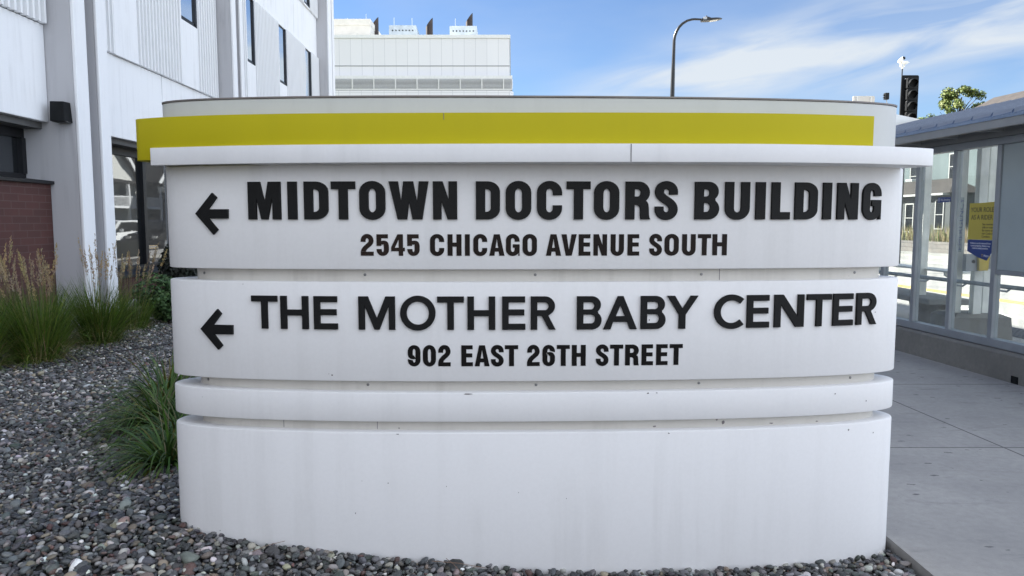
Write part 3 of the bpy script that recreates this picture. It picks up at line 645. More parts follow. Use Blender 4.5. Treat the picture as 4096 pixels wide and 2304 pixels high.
# wall light on the near face of the pier
wl = thing('wall_lamp', 'small dark box wall light high on the near pier', 'lamp', (-6.33, 10.6, 2.98))
b = MB(); b.hexa([(-6.432,10.45,2.985),(-6.232,10.47,2.98),(-6.222,10.648,2.98),(-6.432,10.648,2.985),(-6.450,10.50,3.268),(-6.26,10.51,3.265),(-6.245,10.648,3.265),(-6.450,10.648,3.268)]); part('housing', b, M['black_sheet'], wl, bevel=.012)
b = MB(); b.prism([(-6.41,10.47),(-6.23,10.51),(-6.23,10.63),(-6.41,10.63)], 2.978, 2.992); part('lens', b, M['soffit'], wl)

# ------------------------------------------------------------------ white hospital block far behind
HB = thing('hospital_block', 'tall white panelled building with louvre band and rooftop stacks behind the sign', 'building', (-10, 85, 0))
b = MB(); b.box(-48, -.26, 80, 120, 16.85, 20.78); part('upper_wall', b, M['metal_panel'], HB)
b = MB(); b.box(-48.1, -.18, 79.9, 120, 20.79, 21.13); part('parapet', b, M['white_trim'], HB)
b = MB(); b.box(-48, -.26, 79.97, 79.999, 17.90, 17.97); part('belt_joint', b, M['louver_dark'], HB)
lv = MB(); lv.box(-48, .03, 79.4, 119, 16.50, 16.83)
for i in range(8): z = 15.52+i*.125; lv.hexa([(-48,79.30,z),(0,79.30,z),(.1,79.42,z),(-48,79.42,z),(-48,79.34,z+.06),(0,79.34,z+.06),(.1,79.44,z+.06),(-48,79.44,z+.06)])
lv.box(-48, .05, 79.28, 79.5, 15.33, 15.46)
for i in range(21): x = -.9-2.27*i; lv.box(x-.05, x+.05, 79.26, 79.45, 15.46, 16.50)
part('louver_band', lv, M['louver'], HB)
b = MB(); b.box(-48, -.05, 79.55, 119, 15.46, 16.49); part('louver_backing', b, M['louver_dark'], HB)
b = MB(); b.hexa([(-48,79.3,0),(-.3,79.3,0),(.0,80.2,0),(-48,80.2,0),(-48,79.3,15.28),(-.2,79.3,15.28),(.15,80.2,15.28),(-48,80.2,15.28)]); b.box(-48,-.4,80.3,119,0,15.3); part('lower_wall', b, M['metal_panel'], HB)
b = MB(); b.box(-24, -15.5, 83, 92, 20.5, 22.9); b.box(-24, -15.45, 82.9, 92, 22.9, 23.55)
for x in (-19.9, -17.2): b.box(x-.25, x+.25, 82.85, 82.99, 21.4, 22.0)
part('rooftop_unit', b, M['beige'], HB, label='beige rooftop unit at the left')
for x0, x1, zt in ((-13.6,-10.6,23.15),(-6.9,-3.9,23.08)):
    b = MB(); b.hexa([(x0,84,20.5),(x1+.35,84,20.5),(x1+1.2,89,20.5),(x0,89,20.5),(x0,84,zt),(x1,84,zt),(x1,89,zt-.4),(x0,89,zt-.4)]); u = part('rooftop_unit', b, M['duct'], HB)
    for i in range(7):
        bb = MB(); x = x0+.4+i*.37; bb.tube([(x,83.95,zt-.56),(x,84.1,zt-.56)], .075, 10); part('port', bb, M['black_sheet'], u)
for x, zt, y in ((-15.5,24.2,86),(-9.36,24.13,86),(-4.95,25.2,88)):
    b = MB(); r = .40; n = 16; rings = []
    for z0_, k in ((20.5,0),(zt-1.1,0),(zt-.55,.5),(zt-.1,1.0)):
        rings.append([(x+r*math.cos(2*math.pi*i/n), y+r*math.sin(2*math.pi*i/n), z0_ + (k*(.55*math.cos(2*math.pi*i/n)-.1) if k else 0)) for i in range(n)])
    b.loft(rings); part('exhaust_stack', b, M['stack'], HB, True)
for x, z0_, z1_ in ((-18.3,23.5,24.05),(-16.2,23.5,24.5),(-13.1,23.1,24.1),(-11.1,23.1,24.05),(-9.9,21.1,21.9),(-6.3,23.0,24.0),(-.7,21.1,21.75)):
    b = MB(); b.tube([(x,84.5,z0_),(x,84.5,z1_)], .022, 5); part('lightning_rod', b, M['galv'], HB)

# ------------------------------------------------------------------ street lamp, signal, camera, sign back
lamp = thing('street_lamp', 'tall black street lamp with curved arm against the clouds', 'street lamp', (5.93, 28, 0))
b = MB(); b.tube([(5.90,28,-.1),(5.915,28,3),(5.955,28,6.2),(5.975,28,7.6),(5.985,28,8.24),(6.01,28,8.41),(6.075,28,8.58),(6.16,28,8.72),(6.28,28,8.84),(6.45,28,8.945),(6.62,28,8.99),(6.72,28,9.0),(6.97,28,8.99)], [.115,.10,.082,.062,.056,.055,.053,.05,.048,.044,.042,.04,.036], 14); part('pole', b, M['black_steel'], lamp, True)
b = MB(); b.tube([(5.90,28,-.1),(5.90,28,.45),(5.90,28,.6)], [.22,.2,.12], 16); part('pole_base', b, M['black_steel'], lamp, True)
hd = MB()
rows = [(6.96,.10,8.91,9.0),(7.05,.13,8.92,9.06),(7.2,.14,8.925,9.07),(7.3,.15,8.935,9.03),(7.5,.15,8.955,9.04),(7.65,.11,8.985,9.04),(7.735,.03,9.005,9.025)]
hd.loft([[(x,28-w,z0),(x,28-w,z1-.015),(x,28-w*.6,z1),(x,28+w*.6,z1),(x,28+w,z1-.015),(x,28+w,z0)] for x,w,z0,z1 in rows]); h_ = part('luminaire', hd, M['black_steel'], lamp, True)
ls = MB(); ls.hexa([(7.28,27.88,8.925),(7.55,27.88,8.955),(7.55,28.12,8.955),(7.28,28.12,8.925),(7.28,27.88,8.935),(7.55,27.88,8.965),(7.55,28.12,8.965),(7.28,28.12,8.935)]); part('lens', ls, M['lens'], h_)
b = MB(); b.box(7.02,7.14,27.85,27.90,8.96,9.05); part('driver_box', b, M['galv'], h_)
b = MB(); b.tube([(7.16,28,9.06),(7.16,28,9.10),(7.16,28,9.13)], [.03,.032,.015], 10); part('photocell', b, M['black_plastic'], h_, True)

ts = thing('traffic_signal', 'dark four section traffic signal with black backplate above the shelter roof', 'traffic light', (14.3, 27.2, 0))
b = MB(); b.tube([(14.3,27.35,-.1),(14.3,27.35,6.7)], .07, 12); part('pole', b, M['black_steel'], ts, True)
def rr2(x0,x1,z0,z1,r,n=5): return arc(x1-r,z1-r,r,r,0,90,n)+arc(x0+r,z1-r,r,r,90,180,n)+arc(x0+r,z0+r,r,r,180,270,n)+arc(x1-r,z0+r,r,r,270,360,n)
pl = rr2(13.985,14.605,5.0,6.81,.06); b = MB(); n = len(pl); b.add([(x,27.10,z) for x,z in pl]+[(x,27.12,z) for x,z in pl],[tuple(range(n)),tuple(range(2*n-1,n-1,-1))]+[(i,(i+1)%n,n+(i+1)%n,n+i) for i in range(n)]); bp = part('backplate', b, M['black_sheet'], ts)
for i in range(4):
    z = 6.50-.40*i; b = MB(); pl = rr2(14.12,14.47,z-.195,z+.195,.05); n = len(pl)
    b.add([(x,26.93,zz) for x,zz in pl]+[(x,27.09,zz) for x,zz in pl],[tuple(range(n)),tuple(range(2*n-1,n-1,-1))]+[(k,(k+1)%n,n+(k+1)%n,n+k) for k in range(n)]); hs = part('signal_head', b, M['black_plastic'], ts, bevel=.008)
    v = MB(); N = 14; r0 = .155
    for k in range(N+1):
        a = R_(-50+280*k/N); v.v += [(14.295+r0*math.cos(a),26.93,z+r0*math.sin(a)),(14.295+r0*math.cos(a)-.04,26.72+(.10 if math.sin(a)<0 else 0),z+r0*math.sin(a)-.03),(14.295+(r0-.01)*math.cos(a),26.93,z+(r0-.01)*math.sin(a)),(14.295+(r0-.01)*math.cos(a)-.04,26.72+(.10 if math.sin(a)<0 else 0),z+(r0-.01)*math.sin(a)-.03)]
    for k in range(N): v.f += [(4*k,4*k+1,4*k+5,4*k+4),(4*k+2,4*k+6,4*k+7,4*k+3),(4*k+1,4*k+3,4*k+7,4*k+5)]
    part('visor', v, M['black_plastic'], hs, True)
    b = MB(); b.tube([(14.295,26.928,z),(14.295,26.94,z)], .13, 16); part('lens', b, M['black_sheet'], hs)
for x in (14.13, 14.44): b = MB(); b.box(x-.035,x+.035,27.095,27.099,6.67,6.69); part('slot', b, M['ink_white'], bp)

cp = thing('traffic_camera', 'white twin traffic camera on a thin tall mast', 'camera', (15.5, 30, 0))
b = MB(); b.tube([(15.47,30,-.1),(15.48,30,6.3),(15.49,30,7.64)], [.05,.030,.024], 8); part('mast', b, M['black_steel'], cp, True)
b = MB(); b.tube([(15.49,30,7.62),(15.49,30,7.70),(15.49,30,7.74)], [.035,.06,.03], 8); b.box(15.41,15.45,29.97,30.03,7.72,7.86); b.box(15.53,15.57,29.97,30.03,7.72,7.86); b.box(15.40,15.58,29.96,30.04,7.70,7.73); part('bracket', b, M['white_steel'], cp)
b = MB(); b.tube([(15.30,29.95,7.87),(15.36,29.97,7.91),(15.50,30,8.02)], [.05,.07,.07], 10); part('camera_housing', b, M['white_steel'], cp, True)
b = MB(); b.box(15.42,15.67,29.93,30.07,7.81,7.91); b.tube([(15.66,30,7.86),(15.75,30,7.86)], .012, 6); part('camera_housing', b, M['white_steel'], cp)
b = MB(); b.tube([(15.47,29.96,7.99),(15.53,29.97,8.04)], .06, 10); part('lens_hood', b, M['black_plastic'], cp)

sb = thing('street_sign_back', 'beige back of a street sign peeking over the sign top', 'street sign', (9.34, 20, 0))
b = MB(); b.tube([(9.34,20.06,-.1),(9.34,20.06,4.75)], .035, 8); part('post', b, M['galv'], sb, True)
pl = rr2(9.05,9.63,4.2,4.905,.04); b = MB(); n = len(pl); b.add([(x,20.0,z) for x,z in pl]+[(x,20.02,z) for x,z in pl],[tuple(range(n)),tuple(range(2*n-1,n-1,-1))]+[(i,(i+1)%n,n+(i+1)%n,n+i) for i in range(n)]); pb = part('plate', b, M['beige'], sb)
for x in (9.155, 9.525): b = MB(); b.box(x-.012,x+.012,19.985,19.999,4.22,4.89); part('stiffener', b, M['white_steel'], pb)
pd = thing('signal_detector', 'tiny black detector on a thin bent stem above the sign top', 'detector', (11.9, 24, 0))
b = MB(); b.tube([(11.99,24,-.1),(11.99,24,5.2),(12.0,24,5.29),(11.95,24,5.36),(11.93,24,5.44)], [.03,.025,.014,.014,.014], 8); part('stem', b, M['galv'], pd, True)
b = MB(); b.box(11.86,11.99,23.94,24.06,5.45,5.66); b.box(11.82,11.86,23.97,24.03,5.5,5.53); b.box(11.82,11.86,23.97,24.03,5.58,5.61); part('sensor', b, M['black_plastic'], pd, bevel=.012)

# ------------------------------------------------------------------ bus shelter
HFr = lambda d, y, z: (4.782 - .091*(y-9.069) + d, y, z)
sh = thing('bus_shelter', 'grey glazed bus shelter with sloping standing seam roof on a concrete curb', 'bus shelter', HFr(.8, 8, 0))
Y0, Y1 = 4.38, 11.32
b = MB(); pr = [(0,-.1),(.0,.265),(.02,.295),(.25,.30),(.25,-.1)]
n = len(pr); b.add([HFr(d,Y0,z) for d,z in pr]+[HFr(d,Y1,z) for d,z in pr],[tuple(range(n)),tuple(range(2*n-1,n-1,-1))]+[(i,(i+1)%n,n+(i+1)%n,n+i) for i in range(n)]); cw = part('base_wall', b, M['concrete'], sh)
b = MB(); b.box(-.004,.003,7.13,7.22,.0,.075,HFr); part('drain_hole', b, M['black_sheet'], cw)
mul = [4.40,5.08,5.72,6.39,7.005,7.647,8.302,8.945,9.58,10.2,10.75,11.29]
fr = MB()
fr.box(.05,.16,Y0,Y1,.302,.385,HFr); fr.box(.05,.16,Y0,Y1,2.375,2.45,HFr)
part('rail_frame', fr, M['alu'], sh, bevel=.004)
for y in mul: b = MB(); b.box(.068,.138,y-.030,y+.030,.386,2.374,HFr); part('mullion', b, M['alu'], sh, bevel=.004)
for a, c in zip(mul[:-1], mul[1:]):
    zl = 1.09 if abs(a-7.005) < .01 or abs(a-6.39) < .01 else 2.374
    g = MB(); g.box(.095,.105,a+.034,c-.034,.386,zl-(.04 if zl < 2 else 0),HFr); part('glass_pane', g, M['glass'], sh)
    if zl < 2:
        g = MB(); g.box(.085,.125,a+.034,c-.034,1.10,2.373,HFr); part('advert_panel', g, M['frost'], sh)
        g = MB(); g.box(.075,.13,a+.034,c-.034,1.052,1.097,HFr); part('advert_rail', g, M['alu'], sh)
b = MB(); b.box(.03,.15,Y0,Y1,2.452,2.70,HFr); b.box(.022,.032,Y0,Y1,2.452,2.50,HFr); part('header_panel', b, M['alu_dark'], sh)
b = MB(); b.box(-.325,-.285,Y0-.15,Y1+.8,2.485,2.568,HFr); part('fascia', b, M['alu_dark'], sh, bevel=.006)
sl = .25
rz = lambda d: 2.575 + (d+.3)*sl
b = MB(); b.hexa([HFr(-.33,Y0-.16,rz(-.33)),HFr(2.05,Y0-.16,rz(2.05)),HFr(2.05,Y1+.8,rz(2.05)),HFr(-.33,Y1+.8,rz(-.33)),HFr(-.33,Y0-.16,rz(-.33)+.03),HFr(2.05,Y0-.16,rz(2.05)+.03),HFr(2.05,Y1+.8,rz(2.05)+.03),HFr(-.33,Y1+.8,rz(-.33)+.03)]); rf = part('roof', b, M['metal_roof'], sh)
b = MB(); y = Y0-.1
while y < Y1+.78:
    b.hexa([HFr(-.345,y-.014,rz(-.33)+.031),HFr(2.06,y-.014,rz(2.05)+.031),HFr(2.06,y+.014,rz(2.05)+.031),HFr(-.345,y+.014,rz(-.33)+.031),HFr(-.33,y-.008,rz(-.33)+.068),HFr(2.06,y-.008,rz(2.05)+.068),HFr(2.06,y+.008,rz(2.05)+.068),HFr(-.33,y+.008,rz(-.33)+.068)]); y += .268
part('standing_seams', b, M['seam_metal'], rf)
for y in mul:
    b = MB(); y_ = y-.06; b.hexa([HFr(-.28,y_-.035,2.50),HFr(.03,y_-.035,2.50),HFr(.03,y_+.035,2.50),HFr(-.28,y_+.035,2.50),HFr(-.28,y_-.035,2.56),HFr(.03,y_-.035,2.66),HFr(.03,y_+.035,2.66),HFr(-.28,y_+.035,2.56)]); part('bracket', b, M['alu_dark'], sh)
b = MB(); b.tube([HFr(.27,Y0+.05,.913),HFr(.27,Y1-.05,.913)], .023, 10); hr = part('handrail', b, M['galv'], sh, True)
for y in mul: bb = MB(); bb.tube([HFr(.165,y,.88),HFr(.23,y,.87),HFr(.27,y,.90)], .012, 6); part('rail_bracket', bb, M['galv'], hr)
# street side columns, footing, leaning rail
def col(x, y, w=.11, d=.10):
    b = MB(); b.box(x-w/2, x+w/2, y-d/2, y+d/2, .02 if y > 10.7 else .34, rz(x-(4.782-.091*(y-9.069)))-.01); part('column', b, M['white_steel'], sh, bevel=.006)
for x, y in ((6.12,10.15),(6.30,10.0),(6.50,10.12),(6.42,11.55),(6.70,7.0),(6.88,7.0)): col(x, y)
b = MB(); b.loft([[(5.93,9.85,-.1),(6.75,9.85,-.1),(6.75,10.45,-.1),(5.93,10.45,-.1)],[(5.95,9.87,.30),(6.72,9.87,.30),(6.72,10.43,.30),(5.95,10.43,.30)],[(6.02,9.92,.345),(6.62,9.92,.345),(6.62,10.38,.345),(6.02,10.38,.345)]]); part('footing', b, M['concrete'], sh)
b = MB(); b.box(6.5,7.1,6.75,7.25,-.1,.345); part('footing', b, M['concrete'], sh)
b = MB(); b.box(6.43,6.72,10.72,13.5,.835,.865); 
part('leaning_rail', b, M['white_steel'], sh, bevel=.006)
for y in (11.0,11.9,13.2):
    b = MB(); b.box(6.60,6.66,y-.03,y+.03,.0,.834); b.hexa([(6.45,y-.02,.79),(6.60,y-.02,.70),(6.60,y+.02,.70),(6.45,y+.02,.79),(6.45,y-.02,.833),(6.60,y-.02,.833),(6.60,y+.02,.833),(6.45,y+.02,.833)]); part('rail_support', b, M['white_steel'], sh)
b = MB(); b.hexa([(5.7,12.14,2.95),(6.70,12.14,3.20),(6.70,12.5,3.20),(5.7,12.5,2.95),(5.7,12.14,3.42),(6.70,12.14,3.215),(6.70,12.5,3.215),(5.7,12.5,3.42)]); part('end_cap', b, M['white_steel'], sh)
bn = thing('bench', 'concrete bench with tapered pedestal inside the shelter', 'bench', (6.4, 12, 0))
b = MB(); b.box(6.15,6.78,10.85,13.4,.36,.45); part('seat', b, M['concrete_light'], bn, bevel=.02)
for y in (11.3, 13.0):
    b = MB(); b.loft([[(6.45+r*math.cos(2*math.pi*i/20), y+r*math.sin(2*math.pi*i/20), z) for i in range(20)] for r,z in ((.17,-.05),(.20,.1),(.30,.30),(.31,.358))]); part('pedestal', b, M['concrete'], bn, True)
cbx = thing('call_box', 'yellow covered emergency call box on the shelter column', 'call box', (6.25, 9.93, 1.0))
b = MB(); b.box(6.06,6.24,9.86,9.94,.93,1.16); part('housing', b, M['alu'], cbx, bevel=.006)
b = MB(); b.hexa([(6.215,9.82,.94),(6.345,9.83,.94),(6.345,9.93,.94),(6.215,9.93,.94),(6.20,9.82,1.22),(6.36,9.83,1.22),(6.36,9.93,1.22),(6.20,9.93,1.22)]); part('cover', b, M['call_yellow'], cbx, bevel=.006)
b = MB(); b.tube([(6.16,9.852,1.06),(6.16,9.862,1.06)], .022, 12); part('button', b, M['ink'], cbx)
b = MB(); b.box(6.385,6.49,9.88,9.94,.96,1.15); part('speaker_plate', b, M['alu_dark'], cbx, bevel=.005)
def text_mesh(txt, size, ext=.0006, align='LEFT'):
    cu = bpy.data.curves.new('txt', 'FONT'); cu.body = txt; cu.size = size; cu.extrude = ext; cu.align_x = align; cu.space_line = .95; cu.resolution_u = 3
    ob = bpy.data.objects.new('txt', cu); sc.collection.objects.link(ob); dg = bpy.context.evaluated_depsgraph_get()
    me = bpy.data.meshes.new_from_object(ob.evaluated_get(dg)); bpy.data.objects.remove(ob); bpy.data.curves.remove(cu); return me
def emb(me, k):     # embolden + squeeze horizontally
    me.transform(Matrix.Diagonal((k,1,1,1))); return me
def on_wall(me, y, z, d=.085, rot=0):
    """put a flat text on the pavement side of the glass: local x runs towards the camera, y up"""
    ux = Vector((.091,-1,0)).normalized(); uz = Vector((-1,-.091,0)).normalized(); L = Vector(HFr(d, y, z)); uy = Vector((0,0,1))
    me.transform(Matrix(((ux.x,uy.x,uz.x,L.x),(ux.y,uy.y,uz.y,L.y),(ux.z,uy.z,uz.z,L.z),(0,0,0,1)))); return me
ps = thing('rider_poster', 'yellow and blue rider conduct poster taped on the shelter glass', 'poster', HFr(.09, 7.8, 1.5))
def sheet(poly, d0, d1):
    n = len(poly); b = MB(); b.add([HFr(d0,y,z) for y,z in poly]+[HFr(d1,y,z) for y,z in poly],[tuple(range(n)),tuple(range(2*n-1,n-1,-1))]+[(i,(i+1)%n,n+(i+1)%n,n+i) for i in range(n)]); return b
TP = 8.063
part('upper_half', sheet([(TP,1.402),(TP-.388,1.402),(TP-.392,1.80),(TP-.2,1.792),(TP,1.79)], .089, .0935), M['poster_yellow'], ps)
part('lower_half', sheet([(TP,1.400),(TP,1.275),(TP-.16,1.215),(TP-.29,1.185),(TP-.388,1.31),(TP-.388,1.400)], .089, .0935), M['poster_blue'], ps)
def label_on(txt, size, y, z, mat, k=.8, name='lettering', align='LEFT', par=ps, d=.0885):
    me = emb(text_mesh(txt, size, .0006, align), k); on_wall(me, y, z, d); me.name = name; mesh_obj(name, me, mat, par)
label_on('YOUR ROLE', .073, TP-.192, 1.695, M['ink'], .86, align='CENTER'); label_on('AS A RIDER', .073, TP-.192, 1.615, M['ink'], .86, align='CENTER')
label_on('See reverse\nside or scan\nfor more on\nour Code of\nConduct.', .034, TP-.205, 1.555, M['ink'], .95)
label_on('Violators can be removed from\ntransit property. Actions may\nresult in added penalties.', .028, TP-.19, 1.355, M['ink_white'], .85, align='CENTER')
label_on('T', .04, TP-.215, 1.222, M['call_yellow'], 1); label_on('Metro', .036, TP-.25, 1.222, M['ink_white'], .8)
ns = thing('no_smoking_sign', 'small dark blue No Smoking sticker on the shelter glass', 'sign', HFr(.09, 8.35, 1.84))
part('plate', sheet([(8.59,1.812),(8.375,1.815),(8.375,1.868),(8.59,1.868)], .089, .0935), M['poster_blue'], ns)
label_on('No Smoking', .036, 8.535, 1.829, M['ink_white'], .85, par=ns)
b = MB(); N = 20
for k in range(N):
    a = 2*math.pi*k/N
    for r in (.012,.017): b.v.append(HFr(.0882, 8.565-r*math.cos(a), 1.841+r*math.sin(a)))
for k in range(N): b.f.append((2*k,2*k+1,(2*k+3)%(2*N),(2*k+2)%(2*N)))
b.box(.0880,.0884,8.563,8.567,1.829,1.853,HFr); part('symbol', b, M['ink_white'], ns)
em = thing('emergency_strip', 'narrow pale vertical strip with blue EMERGENCY lettering on the shelter column', 'sign', (6.10, 10.09, 1.4))
b = MB(); b.box(6.07,6.13,10.088,10.098,1.18,1.92); part('plate', b, M['frost'], em)
me = emb(text_mesh('EMERGENCY', .075, .0006), 1.5); xs_ = [v.co.x for v in me.vertices]; f_ = .70/(max(xs_)-min(xs_)); me.transform(Matrix.Diagonal((f_,1,1,1)))
me.transform(Matrix(((0,-1,0,6.128),(0,0,-1,10.087),(1,0,0,1.20),(0,0,0,1)))); me.name = 'lettering'; mesh_obj('lettering', me, M['poster_blue'], em)

# ------------------------------------------------------------------ houses, wall and plants across the street
def house_box(b, xc0, xc1, y0, y1, z0, z1): b.box(xc0, xc1, y0, y1, z0, z1, SF)
def hwin(par, xc, y0, y1, z0, z1, mat='white_trim', mid=True):
    f = MB(); t = .07
    f.box(xc-.06,xc-.002,y0-t,y1+t,z1,z1+t,SF); f.box(xc-.08,xc-.002,y0-t,y1+t,z0-t,z0,SF); f.box(xc-.06,xc-.002,y0-t,y0,z0,z1,SF); f.box(xc-.06,xc-.002,y1,y1+t,z0,z1,SF)
    if mid: zm = (z0+z1)/2; f.box(xc-.05,xc-.002,y0,y1,zm-.02,zm+.02,SF)
    w = part('window', f, M['house_trim' if mat == 'white_trim' else mat], par); g = MB(); g.box(xc-.03,xc-.001,y0-.004,y1+.004,z0-.004,z1+.004,SF); part('pane', g, M['car_glass'], w); return w
def hip(b, xc0, xc1, y0, y1, ze, zr, ov=.4, inset=3.0):
    x0, x1, a, c = xc0-ov, xc1+ov, y0-ov, y1+ov; xm = (x0+x1)/2; i = min(inset, (c-a)/2-.05)
    v = [SF(x0,a,ze),SF(x1,a,ze),SF(x1,c,ze),SF(x0,c,ze),SF(xm,a+i,zr),SF(xm,c-i,zr)]
    b.add(v, [(0,1,4),(1,2,5,4),(2,3,5),(3,0,4,5),(3,2,1,0)])
th = thing('teal_house', 'pale teal sided house across the street seen through the shelter glass', 'house', SF(29, 43, 0))
b = MB(); house_box(b, 27.5, 34, 36.8, 51, -.4, 6.3); part('wall', b, M['teal'], th)
b = MB(); hip(b, 27.5, 34, 36.8, 51, 6.3, 7.4, .3); part('roof', b, M['shingle'], th)
hwin(th, 27.5, 42.2, 42.95, 4.0, 5.4); hwin(th, 27.5, 45.6, 46.5, 3.7, 5.0); hwin(th, 27.5, 38.6, 39.4, 1.6, 3.0); hwin(th, 27.5, 41.75, 42.5, 1.65, 3.0)
ac = thing('window_air_conditioner', 'white window air conditioner on the teal house', 'air conditioner', SF(27.3, 46.2, 3.7))
b = MB(); b.box(27.05,27.44,45.75,46.35,3.72,4.15,SF); part('cabinet', b, M['white_steel'], ac, bevel=.02)
b = MB(); b.box(27.03,27.049,45.8,46.3,3.77,4.1,SF); part('grille', b, M['louver_dark'], ac)
dh = thing('porch_house', 'low slate grey house with hipped roof in front of the teal house', 'house', SF(26, 43, 0))
b = MB(); house_box(b, 25.6, 27.35, 40.0, 49, -.4, 3.15); part('wall', b, M['grey_siding'], dh)
b = MB(); hip(b, 25.6, 27.2, 40.0, 49, 3.12, 3.95, .25, 1.2); part('roof', b, M['shingle'], dh)
hwin(dh, 25.6, 43.1, 43.75, 1.0, 2.55); hwin(dh, 25.6, 46.4, 47.2, 1.1, 2.6, 'tan_post'); hwin(dh, 25.6, 40.5, 41.1, 1.2, 2.7)
for y in (45.9, 47.9): b = MB(); b.box(25.2,25.32,y-.06,y+.06,.4,3.1,SF); part('porch_post', b, M['tan_post'], dh)
b = MB(); b.box(25.15,25.55,40,49,3.0,3.11,SF); part('eave_beam', b, M['alu_dark'], dh)
kh = thing('hipped_house', 'dark grey house with brown hipped roof rising above the shelter roof beside the tree', 'house', SF(34.5, 45, 0))
b = MB(); house_box(b, 35.0, 41.0, 36.0, 57.0, -.4, 7.9); part('wall', b, M['grey_siding'], kh)
b = MB(); hip(b, 35.0, 41.0, 36.0, 57.0, 7.9, 10.45, .45, 3.2); part('roof', b, M['shingle'], kh)
hwin(kh, 35.0, 46, 47, 4.6, 6.0, 'tan_post'); hwin(kh, 35.0, 41, 42, 4.6, 6.0, 'tan_post'); hwin(kh, 35.0, 50, 51, 1.2, 2.7, 'tan_post')
wh = thing('gabled_house', 'white gabled house with upper balcony mirrored in the ground floor window', 'house', SF(29, 69.5, 0))
def gabled(par, xc0, xc1, y0, y1, ze, zr, wall, ov=.5):
    b = MB(); house_box(b, xc0, xc1, y0, y1, -.4, ze); part('wall', b, M[wall], par)
    b = MB(); x0, x1, ym, a, c = xc0-ov, xc1+ov, (y0+y1)/2, y0-ov, y1+ov; k = (zr-ze)/(ym-y0); zo = ze-k*ov; t = .26
    b.add([SF(x0,a,zo),SF(x1,a,zo),SF(x1,ym,zr),SF(x0,ym,zr),SF(x0,c,zo),SF(x1,c,zo),SF(x0,a,zo+t),SF(x1,a,zo+t),SF(x1,ym,zr+t),SF(x0,ym,zr+t),SF(x0,c,zo+t),SF(x1,c,zo+t)],
          [(0,1,2,3),(3,2,5,4),(6,9,8,7),(9,10,11,8),(0,3,9,6),(3,4,10,9),(1,7,8,2),(2,8,11,5),(0,6,7,1),(4,5,11,10)]); part('roof', b, M['shingle'], par)
    b = MB(); b.add([SF(xc0,y0,ze),SF(xc0,y1,ze),SF(xc0,ym,zr-.02),SF(xc0+.1,y0,ze),SF(xc0+.1,y1,ze),SF(xc0+.1,ym,zr-.02)],[(0,1,2),(3,5,4),(0,2,5,3),(1,4,5,2),(0,3,4,1)]); part('gable', b, M[wall], par)
    b = MB(); q = .22
    for s0, s1 in ((a,ym),(ym,c)):
        za, zb = (zo,zr) if s0 == a else (zr,zo)
        b.hexa([SF(x0-.05,s0,za-q),SF(x0+.02,s0,za-q),SF(x0+.02,s1,zb-q),SF(x0-.05,s1,zb-q),SF(x0-.05,s0,za+t),SF(x0+.02,s0,za+t),SF(x0+.02,s1,zb+t),SF(x0-.05,s1,zb+t)])
    part('barge_board', b, M['white_trim'], par)
gabled(wh, 26, 34, 63.5, 75.5, 5.6, 10.6, 'white_siding')
hwin(wh, 25.99, 69.0, 70.2, 6.9, 8.2); hwin(wh, 25.99, 65, 66.5, 3.2, 4.8); hwin(wh, 25.99, 72.2, 73.6, 3.2, 4.8); hwin(wh, 25.99, 66, 67.5, .8, 2.3)
b = MB(); b.box(23.6,25.9,63.7,75.3,2.75,2.95,SF); part('balcony_floor', b, M['white_trim'], wh)
b = MB(); b.box(23.6,23.68,63.7,75.3,3.75,3.85,SF)
for i in range(58): y = 63.8+i*.197; b.box(23.62,23.66,y,y+.06,2.95,3.75,SF)
part('balcony_railing', b, M['white_trim'], wh)
b = MB(); b.box(23.5,25.98,63.6,75.4,5.05,5.35,SF); part('porch_roof', b, M['shingle'], wh)
for y in (63.9,69.5,75.1): b = MB(); b.box(23.6,23.8,y-.1,y+.1,0,5.04,SF); part('porch_post', b, M['white_trim'], wh)
w2 = thing('gabled_house', 'slate grey gabled house mirrored beside the white one in the window', 'house', SF(29, 85, 0))
gabled(w2, 26, 34, 79, 91, 5.8, 10.8, 'grey_siding')
hwin(w2, 25.99, 84.4, 85.6, 7.0, 8.2); hwin(w2, 25.99, 81, 82.5, 3.2, 4.8); hwin(w2, 25.99, 87, 88.5, 3.2, 4.8); hwin(w2, 25.99, 81, 83, .8, 2.3)
rw = MB(); rw.box(23.2,23.55,26,56,-.2,.55,SF); tag(part('retaining_wall', rw, M['stone_wall'], None), 'low pale block retaining wall along the far pavement', 'wall')
b = MB(); b.box(23.56,36,26,70,-.3,.42,SF); struct('terrace', b, M['lawn'])
def colour(c, v=.25): k = 1+random.uniform(-v, v); return (c[0]*k*random.uniform(.9,1.12), c[1]*k, c[2]*k*random.uniform(.85,1.15), 1)
